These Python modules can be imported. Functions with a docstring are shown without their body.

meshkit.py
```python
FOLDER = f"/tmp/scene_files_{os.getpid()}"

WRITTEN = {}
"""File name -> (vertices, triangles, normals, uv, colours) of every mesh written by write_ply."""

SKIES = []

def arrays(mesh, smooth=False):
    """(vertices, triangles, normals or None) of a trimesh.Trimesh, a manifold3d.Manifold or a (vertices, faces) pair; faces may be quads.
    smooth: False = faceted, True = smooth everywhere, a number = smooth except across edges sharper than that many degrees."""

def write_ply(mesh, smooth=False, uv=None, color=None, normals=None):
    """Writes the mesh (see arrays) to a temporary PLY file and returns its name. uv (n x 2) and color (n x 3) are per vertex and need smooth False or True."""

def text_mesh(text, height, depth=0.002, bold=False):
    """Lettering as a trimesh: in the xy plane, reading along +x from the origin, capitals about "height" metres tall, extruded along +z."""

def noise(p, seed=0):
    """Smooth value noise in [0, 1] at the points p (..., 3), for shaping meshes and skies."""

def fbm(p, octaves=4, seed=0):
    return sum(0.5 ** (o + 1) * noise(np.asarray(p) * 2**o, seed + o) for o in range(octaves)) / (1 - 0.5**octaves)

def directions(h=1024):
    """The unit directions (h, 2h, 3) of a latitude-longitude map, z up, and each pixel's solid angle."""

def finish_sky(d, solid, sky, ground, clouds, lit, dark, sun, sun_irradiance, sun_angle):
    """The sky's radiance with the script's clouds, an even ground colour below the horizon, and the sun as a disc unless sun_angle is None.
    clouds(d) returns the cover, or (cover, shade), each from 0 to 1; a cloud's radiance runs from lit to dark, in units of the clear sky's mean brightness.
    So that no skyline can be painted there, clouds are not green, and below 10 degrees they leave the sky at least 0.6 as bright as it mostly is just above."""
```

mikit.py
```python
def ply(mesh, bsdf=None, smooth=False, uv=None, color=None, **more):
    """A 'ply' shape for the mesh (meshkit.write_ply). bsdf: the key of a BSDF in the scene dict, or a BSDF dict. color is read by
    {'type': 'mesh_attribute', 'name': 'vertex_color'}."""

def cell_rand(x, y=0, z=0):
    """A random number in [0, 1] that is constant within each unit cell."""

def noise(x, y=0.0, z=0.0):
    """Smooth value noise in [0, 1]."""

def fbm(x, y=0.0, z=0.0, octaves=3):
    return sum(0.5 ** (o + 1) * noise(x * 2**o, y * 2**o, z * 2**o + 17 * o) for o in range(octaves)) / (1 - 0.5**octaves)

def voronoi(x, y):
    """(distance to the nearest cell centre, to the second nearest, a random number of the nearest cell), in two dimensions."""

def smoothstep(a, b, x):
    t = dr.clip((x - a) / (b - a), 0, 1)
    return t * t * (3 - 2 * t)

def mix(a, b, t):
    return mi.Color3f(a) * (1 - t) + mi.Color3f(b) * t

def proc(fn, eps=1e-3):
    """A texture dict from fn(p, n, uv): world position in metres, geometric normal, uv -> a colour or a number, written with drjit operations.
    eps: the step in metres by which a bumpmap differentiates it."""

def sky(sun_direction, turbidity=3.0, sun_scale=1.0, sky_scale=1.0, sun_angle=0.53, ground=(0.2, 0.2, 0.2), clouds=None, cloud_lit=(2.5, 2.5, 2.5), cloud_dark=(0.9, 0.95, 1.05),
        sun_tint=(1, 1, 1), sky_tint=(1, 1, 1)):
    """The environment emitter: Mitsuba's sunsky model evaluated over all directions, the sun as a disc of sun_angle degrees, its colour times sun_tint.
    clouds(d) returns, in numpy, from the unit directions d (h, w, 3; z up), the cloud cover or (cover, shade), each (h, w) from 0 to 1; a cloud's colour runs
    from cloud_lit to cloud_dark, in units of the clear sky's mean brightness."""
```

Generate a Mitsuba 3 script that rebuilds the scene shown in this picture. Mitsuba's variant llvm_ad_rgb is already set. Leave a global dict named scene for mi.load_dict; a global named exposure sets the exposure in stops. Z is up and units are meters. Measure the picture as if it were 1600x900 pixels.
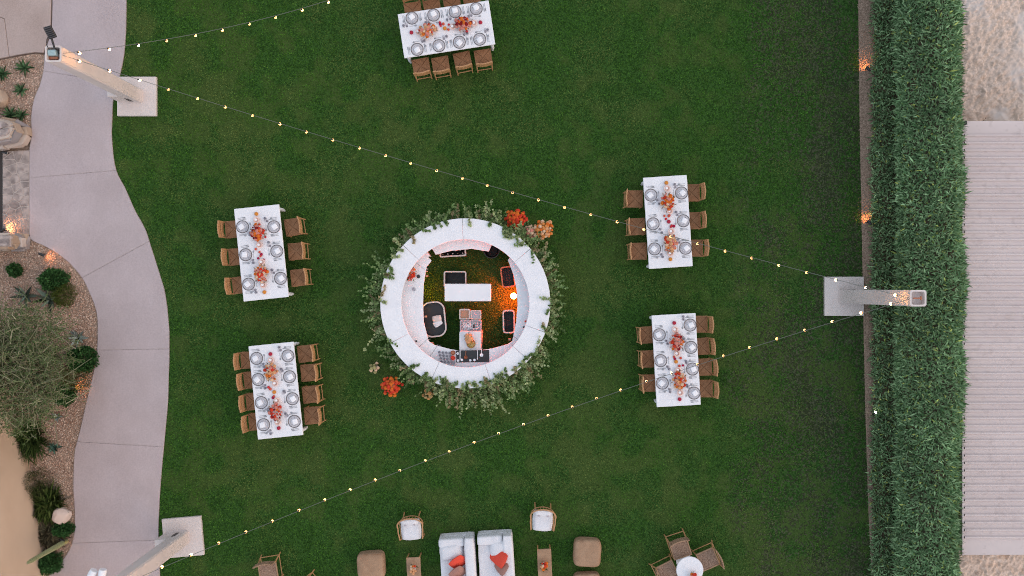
import math, numpy as np, trimesh, shapely, mitsuba as mi, drjit as dr, mikit, meshkit
from shapely.geometry import Polygon, LineString, box as sbox, Point
from shapely.ops import split as ssplit, unary_union
from mikit import proc, noise, fbm, voronoi, cell_rand, smoothstep, mix

T = mi.ScalarTransform4f
PI = math.pi
R = np.random.RandomState(7)
scene, labels = {}, {}

# ---------------------------------------------------------------- camera, sky, exposure
H, F = 21.65, 1244.0            # drone height in metres, focal length in photograph pixels
exposure = 2.2
scene['camera'] = {'type': 'perspective', 'fov': math.degrees(2 * math.atan(800 / F)), 'fov_axis': 'x', 'near_clip': 0.1, 'far_clip': 2000.0,
                   'to_world': T().look_at(origin=[0, 0, H], target=[0, 0, 0], up=[0, 1, 0])}
# an even dusk overcast with a broad soft glow low in the east
scene['sky'] = mikit.sky([1.0, -0.28, 0.45], turbidity=3, sun_scale=0.30, sun_angle=64, sun_tint=(1.0, 0.84, 0.83), clouds=lambda d: np.ones(d.shape[:2]),
                         cloud_lit=(2.34, 2.62, 3.05), ground=(0.12, 0.12, 0.10))
scene['sky']['sampling_weight'] = 300.0


def at(px, py, z=0.0):
    """The point of height z that the photograph shows at this pixel (the drone looks straight down)."""
    k = (H - z) / F
    return np.array([(px - 800) * k, (450 - py) * k, z])


def xy(pts, z=0.0):
    return [tuple(at(a, b, z)[:2]) for a, b in pts]


# ---------------------------------------------------------------- materials
def mat(name, color, rough=0.7, spec=0.3, **k):
    c = color if isinstance(color, dict) else {'type': 'rgb', 'value': list(color)}
    if spec <= 0.3:                                  # matte: plain diffuse
        scene[name] = {'type': 'twosided', 'bsdf': {'type': 'diffuse', 'reflectance': c}}
    else:
        scene[name] = {'type': 'twosided', 'bsdf': {'type': 'principled', 'base_color': c, 'roughness': rough, 'specular': spec, **k}}
    return name


def bump(name, color, height, rough=0.8, spec=0.25, eps=0.004, scale=1.0):
    c = color if isinstance(color, dict) else {'type': 'rgb', 'value': list(color)}
    scene[name] = {'type': 'twosided', 'bsdf': {'type': 'bumpmap', 'arbitrary': proc(height, eps), 'scale': scale,
                   'bsdf': {'type': 'diffuse', 'reflectance': c}}}
    return name


VC = {'type': 'mesh_attribute', 'name': 'vertex_color'}
mat('m_grain', VC, 0.8, 0.2)                      # many-coloured matte things: pebbles, stones, fruit
mat('m_bloom', VC, 0.65, 0.25)
scene['m_leaf'] = {'type': 'principledthin', 'base_color': VC, 'roughness': 0.55, 'diff_trans': 0.5, 'spec_trans': 0.0, 'eta': 1.4}
scene['m_waxy'] = {'type': 'principledthin', 'base_color': VC, 'roughness': 0.4, 'diff_trans': 0.2, 'spec_trans': 0.0, 'eta': 1.4}


def f_turf(p, n, uv):
    big = fbm(p.x * 0.45 + 3, p.y * 0.45, 0, 3)
    mid = fbm(p.x * 2.1, p.y * 2.1 + 9, 0, 3)
    fine = fbm(p.x * 34, p.y * 34, 0, 2)
    c = mix((0.020, 0.050, 0.012), (0.040, 0.095, 0.022), smoothstep(0.3, 0.7, fine))
    c = mix(c, (0.060, 0.094, 0.026), smoothstep(0.46, 0.64, mid * 0.6 + big * 0.4) * (0.4 + 0.6 * fine))
    # thin worn turf: soil shows between the tufts in irregular patches along the planting strip
    worn = smoothstep(0.50, 0.58, 0.42 * fbm(p.x * 1.3, p.y * 0.8 + 4, 0, 3) + 0.58 * fbm(p.x * 24, p.y * 24, 0, 2) + 0.10 * smoothstep(6.6, 9.2, p.x + big) - 0.05)
    soil = mix((0.034, 0.038, 0.022), (0.085, 0.082, 0.056), smoothstep(0.45, 0.75, fine))
    return mix(c, soil, worn * smoothstep(6.2, 7.2, p.x + 1.4 * big) * 0.8)


def f_concrete(p, n, uv):
    g = noise(p.x * 62, p.y * 62, p.z * 62)
    m = fbm(p.x * 1.1, p.y * 1.1 + 5, 0, 4)
    s = smoothstep(0.52, 0.80, fbm(p.x * 1.7 + 8, p.y * 1.3, 0, 5))
    c = mix((0.40, 0.335, 0.335), (0.525, 0.45, 0.455), m * 0.75 + (g - 0.5) * 0.75 + 0.1)
    return mix(c, (0.41, 0.345, 0.34), s * 0.3)


def f_plaza(p, n, uv):
    g = noise(p.x * 60, p.y * 60, 0)
    m = fbm(p.x * 1.4, p.y * 1.4, 0, 4)
    return mix((0.36, 0.275, 0.24), (0.50, 0.40, 0.365), m * 0.8 + (g - 0.5) * 0.6 + 0.1)


def f_soil(p, n, uv):
    g = fbm(p.x * 45, p.y * 45, 0, 2)
    return mix((0.20, 0.14, 0.105), (0.42, 0.31, 0.24), g)


def f_sand(p, n, uv):
    g = smoothstep(0.25, 0.75, fbm(p.x * 24, p.y * 24, 0, 3))
    m = fbm(p.x * 1.3, p.y * 1.3, 0, 3)
    return mix(mix((0.55, 0.44, 0.36), (0.72, 0.58, 0.49), g), (0.66, 0.58, 0.53), smoothstep(0.5, 0.7, m))


def f_stucco(p, n, uv):
    m = fbm(p.x * 1.7, p.y * 1.7, p.z * 1.7, 3)
    g = noise(p.x * 60, p.y * 60, p.z * 60)
    return mix((0.54, 0.405, 0.29), (0.63, 0.49, 0.37), m * 0.8 + g * 0.3)


def f_post(p, n, uv):
    m = fbm(p.x * 3.1, p.y * 3.1, p.z * 1.2, 3)
    return mix((0.60, 0.53, 0.50), (0.70, 0.63, 0.60), m)


def f_roof(p, n, uv):
    m = fbm(p.x * 0.8, p.y * 2.0, 0, 4)
    s = smoothstep(0.62, 0.78, fbm(p.x * 7, p.y * 9, 0, 3))
    return mix(mix((0.56, 0.48, 0.465), (0.65, 0.57, 0.55), m), (0.46, 0.39, 0.37), s * 0.35)


def f_wood(p, n, uv):
    g = fbm(p.x * 40, p.y * 40, p.z * 40, 2)
    m = noise(p.x * 5, p.y * 5, p.z * 3)
    return mix((0.33, 0.165, 0.072), (0.54, 0.30, 0.145), g * 0.6 + m * 0.4)


def f_rush(p, n, uv):
    g = noise(p.x * 90, p.y * 90, p.z * 30)
    m = fbm(p.x * 9, p.y * 9, 0, 2)
    return mix((0.19, 0.092, 0.048), (0.42, 0.225, 0.125), g * 0.55 + m * 0.45)


def f_weave(p, n, uv):
    a = dr.sin(p.x * 190) * dr.sin(p.y * 190)
    m = fbm(p.x * 8, p.y * 8, p.z * 8, 2)
    return mix((0.25, 0.15, 0.095), (0.46, 0.305, 0.20), m * 0.7 + a * 0.15 + 0.15)


def f_seatcord(p, n, uv):
    m = noise(p.x * 70, p.y * 70, 0)
    return mix((0.17, 0.105, 0.075), (0.40, 0.28, 0.21), m)


def f_linen(p, n, uv):
    m = fbm(p.x * 6, p.y * 6, p.z * 6, 2)
    return mix((0.66, 0.655, 0.68), (0.76, 0.755, 0.78), m)


def f_white(p, n, uv):
    m = fbm(p.x * 5, p.y * 5, p.z * 5, 3)
    return mix((0.73, 0.73, 0.76), (0.82, 0.82, 0.84), m)


def f_slate(p, n, uv):
    m = fbm(p.x * 9, p.y * 9, p.z * 9, 4)
    return mix((0.20, 0.165, 0.155), (0.48, 0.405, 0.37), smoothstep(0.2, 0.8, m))


mat('m_turf', proc(f_turf), 0.95, 0.1)
bump('m_concrete', proc(f_concrete), lambda p, n, uv: noise(p.x * 62, p.y * 62, 0) * 0.004, 0.85)
bump('m_plaza', proc(f_plaza), lambda p, n, uv: noise(p.x * 62, p.y * 62, 0) * 0.004, 0.85)
mat('m_soil', proc(f_soil), 0.95, 0.1)
mat('m_sand', proc(f_sand), 0.95, 0.1)
bump('m_stucco', proc(f_stucco), lambda p, n, uv: fbm(p.x * 28, p.y * 28, p.z * 28, 2) * 0.008, 0.9)
bump('m_post', proc(f_post), lambda p, n, uv: fbm(p.x * 30, p.y * 30, p.z * 30, 2) * 0.004, 0.8)
mat('m_roof', proc(f_roof), 0.7, 0.3)
mat('m_wood', proc(f_wood), 0.5, 0.4)
mat('m_rush', proc(f_rush), 0.8, 0.2)
mat('m_weave', proc(f_weave), 0.85, 0.2)
mat('m_seatcord', proc(f_seatcord), 0.85, 0.2)
mat('m_linen', proc(f_linen), 0.9, 0.15)
mat('m_white', proc(f_white), 0.6, 0.3)
mat('m_slate', proc(f_slate), 0.8, 0.25)
mat('m_seam', (0.10, 0.05, 0.027), 0.8, 0.2)
mat('m_mortar', (0.52, 0.45, 0.41), 0.9, 0.1)
mat('m_black', (0.02, 0.02, 0.022), 0.45, 0.5)
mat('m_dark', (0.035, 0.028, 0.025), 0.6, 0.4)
mat('m_cable', (0.16, 0.17, 0.15), 0.6, 0.3)
mat('m_steel', (0.36, 0.35, 0.36), 0.3, 0.5, metallic=0.9)
mat('m_gunmetal', (0.13, 0.115, 0.115), 0.3, 0.5, metallic=0.6)
mat('m_china', (0.78, 0.77, 0.79), 0.2, 0.6)
mat('m_plate', (0.56, 0.55, 0.58), 0.25, 0.6)
mat('m_napkin', (0.84, 0.84, 0.86), 0.9, 0.15)
mat('m_charger', (0.50, 0.48, 0.50), 0.25, 0.6)
mat('m_shell', (0.76, 0.55, 0.48), 0.3, 0.5)
mat('m_coral', (0.70, 0.085, 0.055), 0.8, 0.2)
mat('m_mauve', (0.36, 0.19, 0.155), 0.8, 0.25)
mat('m_copper', (0.42, 0.16, 0.09), 0.4, 0.5, metallic=0.7)
mat('m_teal', (0.32, 0.44, 0.45), 0.3, 0.5)
mat('m_peach', (0.46, 0.26, 0.18), 0.7, 0.3)
mat('m_rim', (0.60, 0.50, 0.46), 0.35, 0.5)
mat('m_greybin', (0.42, 0.38, 0.41), 0.5, 0.4)
scene['m_glass'] = {'type': 'thindielectric', 'specular_transmittance': {'type': 'rgb', 'value': [0.72, 0.70, 0.72]}}
WARM = np.array([1.0, 0.43, 0.11])


# ---------------------------------------------------------------- mesh helpers
def cat(ms):
    vs, fs, o = [], [], 0
    for m in ms:
        v, f = (m.vertices, m.faces) if hasattr(m, 'vertices') else m
        v = np.asarray(v, float); f = np.asarray(f, int)
        if f.shape[1] == 4:
            f = np.vstack([f[:, [0, 1, 2]], f[:, [0, 2, 3]]])
        vs.append(v); fs.append(f + o); o += len(v)
    return np.vstack(vs), np.vstack(fs)


def move(m, p=(0, 0, 0), rz=0.0, sc=1.0):
    v, f = (m.vertices, m.faces) if hasattr(m, 'vertices') else m
    c, s = math.cos(rz), math.sin(rz)
    return np.asarray(v, float) * sc @ np.array([[c, s, 0], [-s, c, 0], [0, 0, 1]]) + np.asarray(p, float), np.asarray(f)


_HULL = {}


def cbox(x, y, z, c=(0, 0, 0), ch=0.01):
    """A box with chamfered edges."""
    ch = min(ch, x * 0.45, y * 0.45, z * 0.45)
    pts = []
    for sx in (-1, 1):
        for sy in (-1, 1):
            for sz in (-1, 1):
                pts += [(sx * (x / 2 - ch), sy * (y / 2 - ch), sz * z / 2), (sx * (x / 2 - ch), sy * y / 2, sz * (z / 2 - ch)), (sx * x / 2, sy * (y / 2 - ch), sz * (z / 2 - ch))]
    if 'h' not in _HULL:
        q = []
        for sx in (-1, 1):
            for sy in (-1, 1):
                for sz in (-1, 1):
                    q += [(sx * .8, sy * .8, sz), (sx * .8, sy, sz * .8), (sx, sy * .8, sz * .8)]
        q = np.array(q, float)
        h = trimesh.convex.convex_hull(q)
        near = [int(np.argmin(((q - v) ** 2).sum(1))) for v in h.vertices]
        _HULL['h'] = np.array(near)[np.asarray(h.faces)]
    return np.array(pts, float) + np.asarray(c, float), _HULL['h']


def tube(pts, r, n=6):
    pts = np.asarray(pts, float); m = len(pts)
    r = np.broadcast_to(np.asarray(r, float), (m,))
    t = np.gradient(pts, axis=0); t /= np.linalg.norm(t, axis=1, keepdims=True) + 1e-12
    ref = np.array([0, 0, 1.0]) if abs(t[0][2]) < 0.8 else np.array([1.0, 0, 0])
    v = []
    for i in range(m):
        a = np.cross(t[i], ref); a /= np.linalg.norm(a) + 1e-12
        b = np.cross(t[i], a)
        for k in range(n):
            w = 2 * PI * k / n
            v.append(pts[i] + r[i] * (math.cos(w) * a + math.sin(w) * b))
    f = []
    for i in range(m - 1):
        for k in range(n):
            a, b = i * n + k, i * n + (k + 1) % n
            f += [(a, b, b + n), (a, b + n, a + n)]
    v += [pts[0], pts[-1]]
    for k in range(n):
        f += [(m * n, (k + 1) % n, k), (m * n + 1, (m - 1) * n + k, (m - 1) * n + (k + 1) % n)]
    return np.array(v), np.array(f)


def lathe(prof, n=24):
    prof = np.asarray(prof, float); m = len(prof)
    a = np.arange(n) * 2 * PI / n
    v = np.stack([np.outer(prof[:, 0], np.cos(a)), np.outer(prof[:, 0], np.sin(a)), np.outer(prof[:, 1], np.ones(n))], -1).reshape(-1, 3)
    f = []
    for i in range(m - 1):
        for k in range(n):
            p, q = i * n + k, i * n + (k + 1) % n
            f += [(p, q, q + n), (p, q + n, p + n)]
    return v, np.array(f)


def prism(poly, z0, z1):
    ms = []
    for g in getattr(poly, 'geoms', [poly]):
        if g.area > 1e-6:
            m = trimesh.creation.extrude_polygon(g, z1 - z0, engine='earcut')
            ms.append((np.asarray(m.vertices) + [0, 0, z0], np.asarray(m.faces)))
    return cat(ms)


def bevel_prism(poly, z0, z1, b):
    """An extruded polygon whose upper edge is chamfered by b."""
    ms = []
    for g in getattr(poly, 'geoms', [poly]):
        g = g.simplify(0.002)
        top = g.buffer(-b, join_style=2)
        ms.append(prism(g, z0, z1 - b))
        ring = g.difference(top)
        m = trimesh.creation.extrude_polygon(g.buffer(0), 1.0, engine='earcut')
        rv, rf = trimesh.creation.triangulate_polygon(ring, engine='earcut') if not ring.is_empty else (np.zeros((0, 2)), np.zeros((0, 3), int))
        if len(rv):
            d = shapely.distance(g.exterior, shapely.points(rv))
            ms.append((np.c_[rv, np.where(d > b * 0.4, z1, z1 - b)], rf))
        for t in getattr(top, 'geoms', [top]):
            if not t.is_empty:
                tv, tf = trimesh.creation.triangulate_polygon(t, engine='earcut')
                ms.append((np.c_[tv, np.full(len(tv), z1)], tf))
    return cat(ms)


def sphere(r=1.0, c=(0, 0, 0), sub=1, sq=(1, 1, 1)):
    m = trimesh.creation.icosphere(subdivisions=sub, radius=1.0)
    return np.asarray(m.vertices) * r * np.asarray(sq) + np.asarray(c), np.asarray(m.faces)


def cushion(w, d, h, n=10, seed=0, pw=2.6):
    """A plump rectangular cushion lying flat, seam round its edge."""
    u = np.linspace(-1, 1, n)
    U, V = np.meshgrid(u, u, indexing='ij')
    t = np.clip((1 - np.abs(U) ** pw) * (1 - np.abs(V) ** pw), 0, 1) ** 0.5
    pin = 1 - 0.10 * (U * U * V * V)
    bumpy = 1 + 0.25 * (meshkit.noise(np.stack([U * 2.2, V * 2.2, U * 0 + seed], -1)) - 0.5)
    X, Y, Z = U * w / 2 * pin, V * d / 2 * pin, t * h / 2 * bumpy
    top = np.stack([X, Y, Z], -1).reshape(-1, 3); bot = np.stack([X, Y, -Z], -1).reshape(-1, 3)
    i = np.arange(n * n).reshape(n, n)
    q = np.stack([i[:-1, :-1], i[1:, :-1], i[1:, 1:], i[:-1, 1:]], -1).reshape(-1, 4)
    return cat([(top, q), (bot, q[:, ::-1])])


def leaves(P, D, L, W, col, fold=0.25, bend=0.0):
    """Leaves as folded diamonds: root points P, unit directions D, lengths, widths; colour per leaf."""
    P, D = np.asarray(P, float), np.asarray(D, float)
    D = D / (np.linalg.norm(D, axis=1, keepdims=True) + 1e-9)
    n = len(P); L = np.broadcast_to(L, (n,))[:, None]; W = np.broadcast_to(W, (n,))[:, None]
    rnd = R.normal(size=(n, 3)) * 0.5 + [0, 0, 1.0]
    S = np.cross(D, rnd); S /= np.linalg.norm(S, axis=1, keepdims=True) + 1e-9
    N = np.cross(S, D)
    mid = P + D * L * 0.45
    v = np.stack([P, mid + S * W / 2 + N * W * fold, mid - S * W / 2 + N * W * fold, P + D * L - np.array([0, 0, 1.0]) * L * bend], 1).reshape(-1, 3)
    b = np.arange(n)[:, None] * 4
    f = np.concatenate([b + [0, 1, 3], b + [0, 3, 2]], 0)
    return (v, f), np.repeat(np.asarray(col, float).reshape(-1, 3) * np.ones((n, 1)), 4, 0)


def rnd_dir(n, up=0.0):
    d = R.normal(size=(n, 3)); d /= np.linalg.norm(d, axis=1, keepdims=True)
    d[:, 2] += up
    return d / np.linalg.norm(d, axis=1, keepdims=True)


def shades(n, a, b, jitter=0.12):
    t = R.rand(n, 1)
    return np.clip((np.array(a) * (1 - t) + np.array(b) * t) * (1 + jitter * R.normal(size=(n, 1))), 0.004, 0.9)


# ---------------------------------------------------------------- entries
_count = {}


def numbered(k):
    n = _count.get(k, 0); _count[k] = n + 1
    return k if n == 0 else f'{k}_{n:03d}'


def tag(key, label=None, category=None, group=None, kind=None):
    labels[key] = {a: b for a, b in dict(label=label, category=category, group=group, kind=kind).items() if b}
    return key


def thing(name, label, category, group=None):
    return tag(numbered(name), label, category, group)


def put(name, shape, parent=None, M=None, **lab):
    k = numbered(f'{parent}__{name}' if parent else name)
    scene[k] = shape if M is None else {**shape, 'to_world': M}
    if lab:
        tag(k, **lab)
    return k


def S(m, bsdf, smooth=False, color=None, **k):
    if color is not None:
        v, f = m
        color = np.broadcast_to(np.asarray(color, float), (len(v), 3))
    return mikit.ply(m, bsdf, smooth, color=color, **k)


def pose(p, rz=0.0, sc=None):
    t = T().translate([float(x) for x in p]).rotate([0, 0, 1], math.degrees(rz))
    return t if sc is None else t @ T().scale([float(x) for x in np.broadcast_to(sc, 3)])


def lamp(radiance, weight=1.0):
    return {'type': 'area', 'sampling_weight': float(weight), 'radiance': {'type': 'rgb', 'value': [float(x) for x in radiance]}}


ORD = ['first', 'second', 'third', 'fourth', 'fifth', 'sixth', 'seventh', 'eighth']

# ================================================================ THE SETTING
# terrain: garden level in the west, a step down behind the hedge
xs = np.array([-400, -14, 10.7, 11.35, 20, 400.]); zs = np.array([-.06, -.06, -.06, -.92, -.95, -.95])
ys = np.array([-400, -20, 20, 400.])
gv = np.array([(x, y, z) for x, z in zip(xs, zs) for y in ys])
gf = np.array([(i * 4 + j, (i + 1) * 4 + j, (i + 1) * 4 + j + 1, i * 4 + j + 1) for i in range(5) for j in range(3)])
put('terrain', S((gv, gf), 'm_soil'), kind='structure', label='bare reddish soil around the garden')

PR = [(199, -120), (198, 0), (197.5, 40), (195, 80), (188, 118), (180, 145), (177, 160), (176, 182), (175, 207), (177, 238), (182, 266), (196, 294), (211, 328), (229, 362), (234, 378), (243, 406), (251, 432), (258, 456), (263, 493), (265, 524),
      (265, 556), (264, 587), (263, 624), (260, 660), (257, 692), (253, 735), (249.5, 784), (248, 831), (250, 888), (252, 960), (254, 1010)]
PL = [(83, -120), (83, 0), (82, 45), (71, 84), (69, 110), (63, 134), (55, 153), (51, 172), (49.5, 190), (51, 206), (47, 236), (47, 366), (48, 372), (72, 385), (98, 401), (117, 419), (131, 437), (143, 462), (151, 484), (153.5, 503), (153.5, 524),
      (152, 556), (146, 587), (137, 624), (130, 655), (124, 680), (118, 704), (116, 732), (115.5, 761), (118, 802), (118, 825), (114, 848), (104, 868), (88, 888), (76, 900), (40, 940), (0, 970), (-40, 1010)]


def spline(pts, step=0.12):
    p = np.array(pts, float); s = np.r_[0, np.cumsum(np.linalg.norm(np.diff(p, axis=0), axis=1))]
    from scipy.interpolate import PchipInterpolator
    t = np.linspace(0, s[-1], int(s[-1] * 0.0174 / step))
    return np.c_[PchipInterpolator(s, p[:, 0])(t), PchipInterpolator(s, p[:, 1])(t)]


PRs, PLs = spline(PR), spline(PL)
path_poly = Polygon(xy(list(PRs) + list(PLs[::-1]))).buffer(0)
plaza_poly = Polygon(xy([(81, -120), (81, 0), (80, 45), (69, 83), (55, 82), (30, 86), (0, 92), (-120, 96), (-120, -120)])).buffer(0)
lawn_poly = Polygon(xy(list(PRs) + [(1345, 1010), (1362, 905), (1357, 800), (1352, 640), (1349, 500), (1346, 330), (1343, 180), (1341, 0), (1340, -120)])).buffer(0.01)
SLABTOP = 0.035
put('lawn', S(prism(lawn_poly, -0.05, 0.0), 'm_turf'), kind='structure', label='mown green lawn with paler patches')
path = tag('path', label='curving pale concrete garden path beside the lawn', kind='structure')
joints = [[(60, 110), (140, 123), (230, 138)], [(30, 279.5), (47, 278), (178, 267), (200, 265)], [(110, 444), (133, 432), (232, 378), (250, 368)], [(140, 547), (153, 547), (264, 545), (280, 545)], [(110, 688.5), (124, 690), (257, 698), (275, 699)], [(100, 849), (118, 848), (248, 843), (270, 842)]]
cut = unary_union([LineString(xy(j)).buffer(0.004, cap_style=2) for j in joints])
slabs = [g for g in path_poly.difference(cut).geoms if g.area > 0.02]
for g in sorted(slabs, key=lambda g: -g.centroid.y):
    put('slab', S(bevel_prism(g, -0.05, SLABTOP, 0.008), 'm_concrete'), path)
put('joint_filler', S(prism(cut.intersection(path_poly), -0.05, SLABTOP - 0.010), 'm_slate'), path)
plaza = tag('plaza', label='beige concrete paving in the top left corner', kind='structure')
pcut = unary_union([LineString(xy(j)).buffer(0.006) for j in ([(-120, -20), (8, 30), (16, 95)],)])
for g in plaza_poly.buffer(-0.006).difference(pcut).geoms:
    put('slab', S(bevel_prism(g, -0.05, SLABTOP - 0.004, 0.008), 'm_plaza'), plaza)

# gravel beds with loose pebbles
BEDT = Polygon(xy([(0, 94), (30, 88), (55, 84), (70, 86)] + [tuple(p) for p in PLs if 84 < p[1] < 200] + [(50, 200), (-120, 210), (-120, 98)])).buffer(0)
WALLB = [(-6, 500), (5, 560), (20, 640), (38, 700), (52, 750), (60, 800), (66, 850), (76, 902), (92, 960), (110, 1010)]
BEDB = Polygon(xy([(-120, 380), (48, 380)] + [tuple(p) for p in PLs if 372 < p[1] < 1009] + [(0, 1010), (-120, 1010)])).buffer(0)
bed_all = unary_union([BEDT, BEDB])
put('gravel_bed', S(prism(bed_all, -0.05, 0.0), 'm_soil'), kind='structure', label='planting bed of reddish gravel')


def scatter(poly, n, rs=R):
    x0, y0, x1, y1 = poly.bounds
    out = np.zeros((0, 2))
    while len(out) < n:
        p = rs.rand(n, 2) * [x1 - x0, y1 - y0] + [x0, y0]
        out = np.vstack([out, p[shapely.contains_xy(poly, p[:, 0], p[:, 1])]])
    return out[:n]


vis = sbox(-14.3, -8.3, 14.3, 8.3)
gp = scatter(bed_all.intersection(vis).buffer(-0.012), 46000)
ov, of = np.array([(1, 0, 0), (-1, 0, 0), (0, 1, 0), (0, -1, 0), (0, 0, 1), (0, 0, -1.0)]), np.array([(0, 2, 4), (2, 1, 4), (1, 3, 4), (3, 0, 4), (2, 0, 5), (1, 2, 5), (3, 1, 5), (0, 3, 5)])
n = len(gp)
sz = 0.009 + 0.012 * R.rand(n, 1, 1) ** 1.7
V = ov[None] * sz * (0.7 + 0.6 * R.rand(n, 1, 3)); a = R.rand(n) * 2 * PI
ca, sa = np.cos(a)[:, None], np.sin(a)[:, None]
V = np.stack([V[..., 0] * ca - V[..., 1] * sa, V[..., 0] * sa + V[..., 1] * ca, V[..., 2] * 0.8], -1)
V[..., :2] += gp[:, None]; V[..., 2] += 0.004
pc = np.array([(0.50, 0.33, 0.245), (0.36, 0.225, 0.165), (0.60, 0.44, 0.34), (0.23, 0.14, 0.105), (0.66, 0.53, 0.44)])[R.randint(0, 5, n)] * (0.8 + 0.4 * R.rand(n, 1))
put('gravel', S((V.reshape(-1, 3), (of[None] + np.arange(n)[:, None, None] * 6).reshape(-1, 3)), 'm_grain', color=np.repeat(pc, 6, 0)), kind='stuff', label='loose reddish gravel in the planting beds', category='gravel')

# planting strip between lawn and hedge, with mulch
strip = Polygon(xy([(1340, -120), (1341, 0), (1343, 180), (1346, 330), (1349, 500), (1352, 640), (1357, 800), (1362, 905), (1345, 1010)]) + [(10.75, -9.7), (10.75, 9.9)]).buffer(0)
put('planting_strip', S(prism(strip, -0.05, 0.004), 'm_soil'), kind='structure', label='narrow bare soil strip along the foot of the hedge')
sp = scatter(strip.intersection(sbox(9.3, -8.3, 9.95, 8.3)), 5000); n = len(sp)
(lv, lf), lc = leaves(np.c_[sp, 0.006 + 0.012 * R.rand(n)], rnd_dir(n) * [1, 1, 0.15], 0.03 + 0.04 * R.rand(n), 0.008 + 0.012 * R.rand(n), shades(n, (0.20, 0.145, 0.105), (0.46, 0.36, 0.28)))
put('mulch', S((lv, lf), 'm_grain', color=lc), kind='stuff', label='dry bark litter along the hedge foot', category='mulch')

# grass blades
gp = scatter(lawn_poly.intersection(vis).buffer(-0.02), 400000); n = len(gp)
q = np.c_[gp, np.zeros(n)]
big = meshkit.fbm(q * 0.45 + 3, 3); mid = meshkit.fbm(q * 1.5 + [0, 9, 0], 4, seed=3); fine = meshkit.fbm(q * 5.5, 2, seed=5)
worn = np.clip((0.5 * meshkit.fbm(q * [1.3, 0.7, 1], 3, seed=11) + 0.5 * meshkit.fbm(q * 22, 2, seed=12) + 0.22 * np.clip((gp[:, 0] + 0.8 * big - 6.8) / 2.6, 0, 1) - 0.54) / 0.14, 0, 1) * (gp[:, 0] + 1.6 * mid > 6.6)
keep = R.rand(n) > worn * 0.8
q, big, mid, fine, worn = q[keep], big[keep], mid[keep], fine[keep], worn[keep]; n = len(q)
pale = np.clip((mid * 0.6 + big * 0.4 - 0.46) / 0.15, 0, 1)[:, None]
gc = shades(n, (0.060, 0.160, 0.022), (0.112, 0.275, 0.040), 0.22) * (0.75 + 0.5 * fine[:, None])
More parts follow.
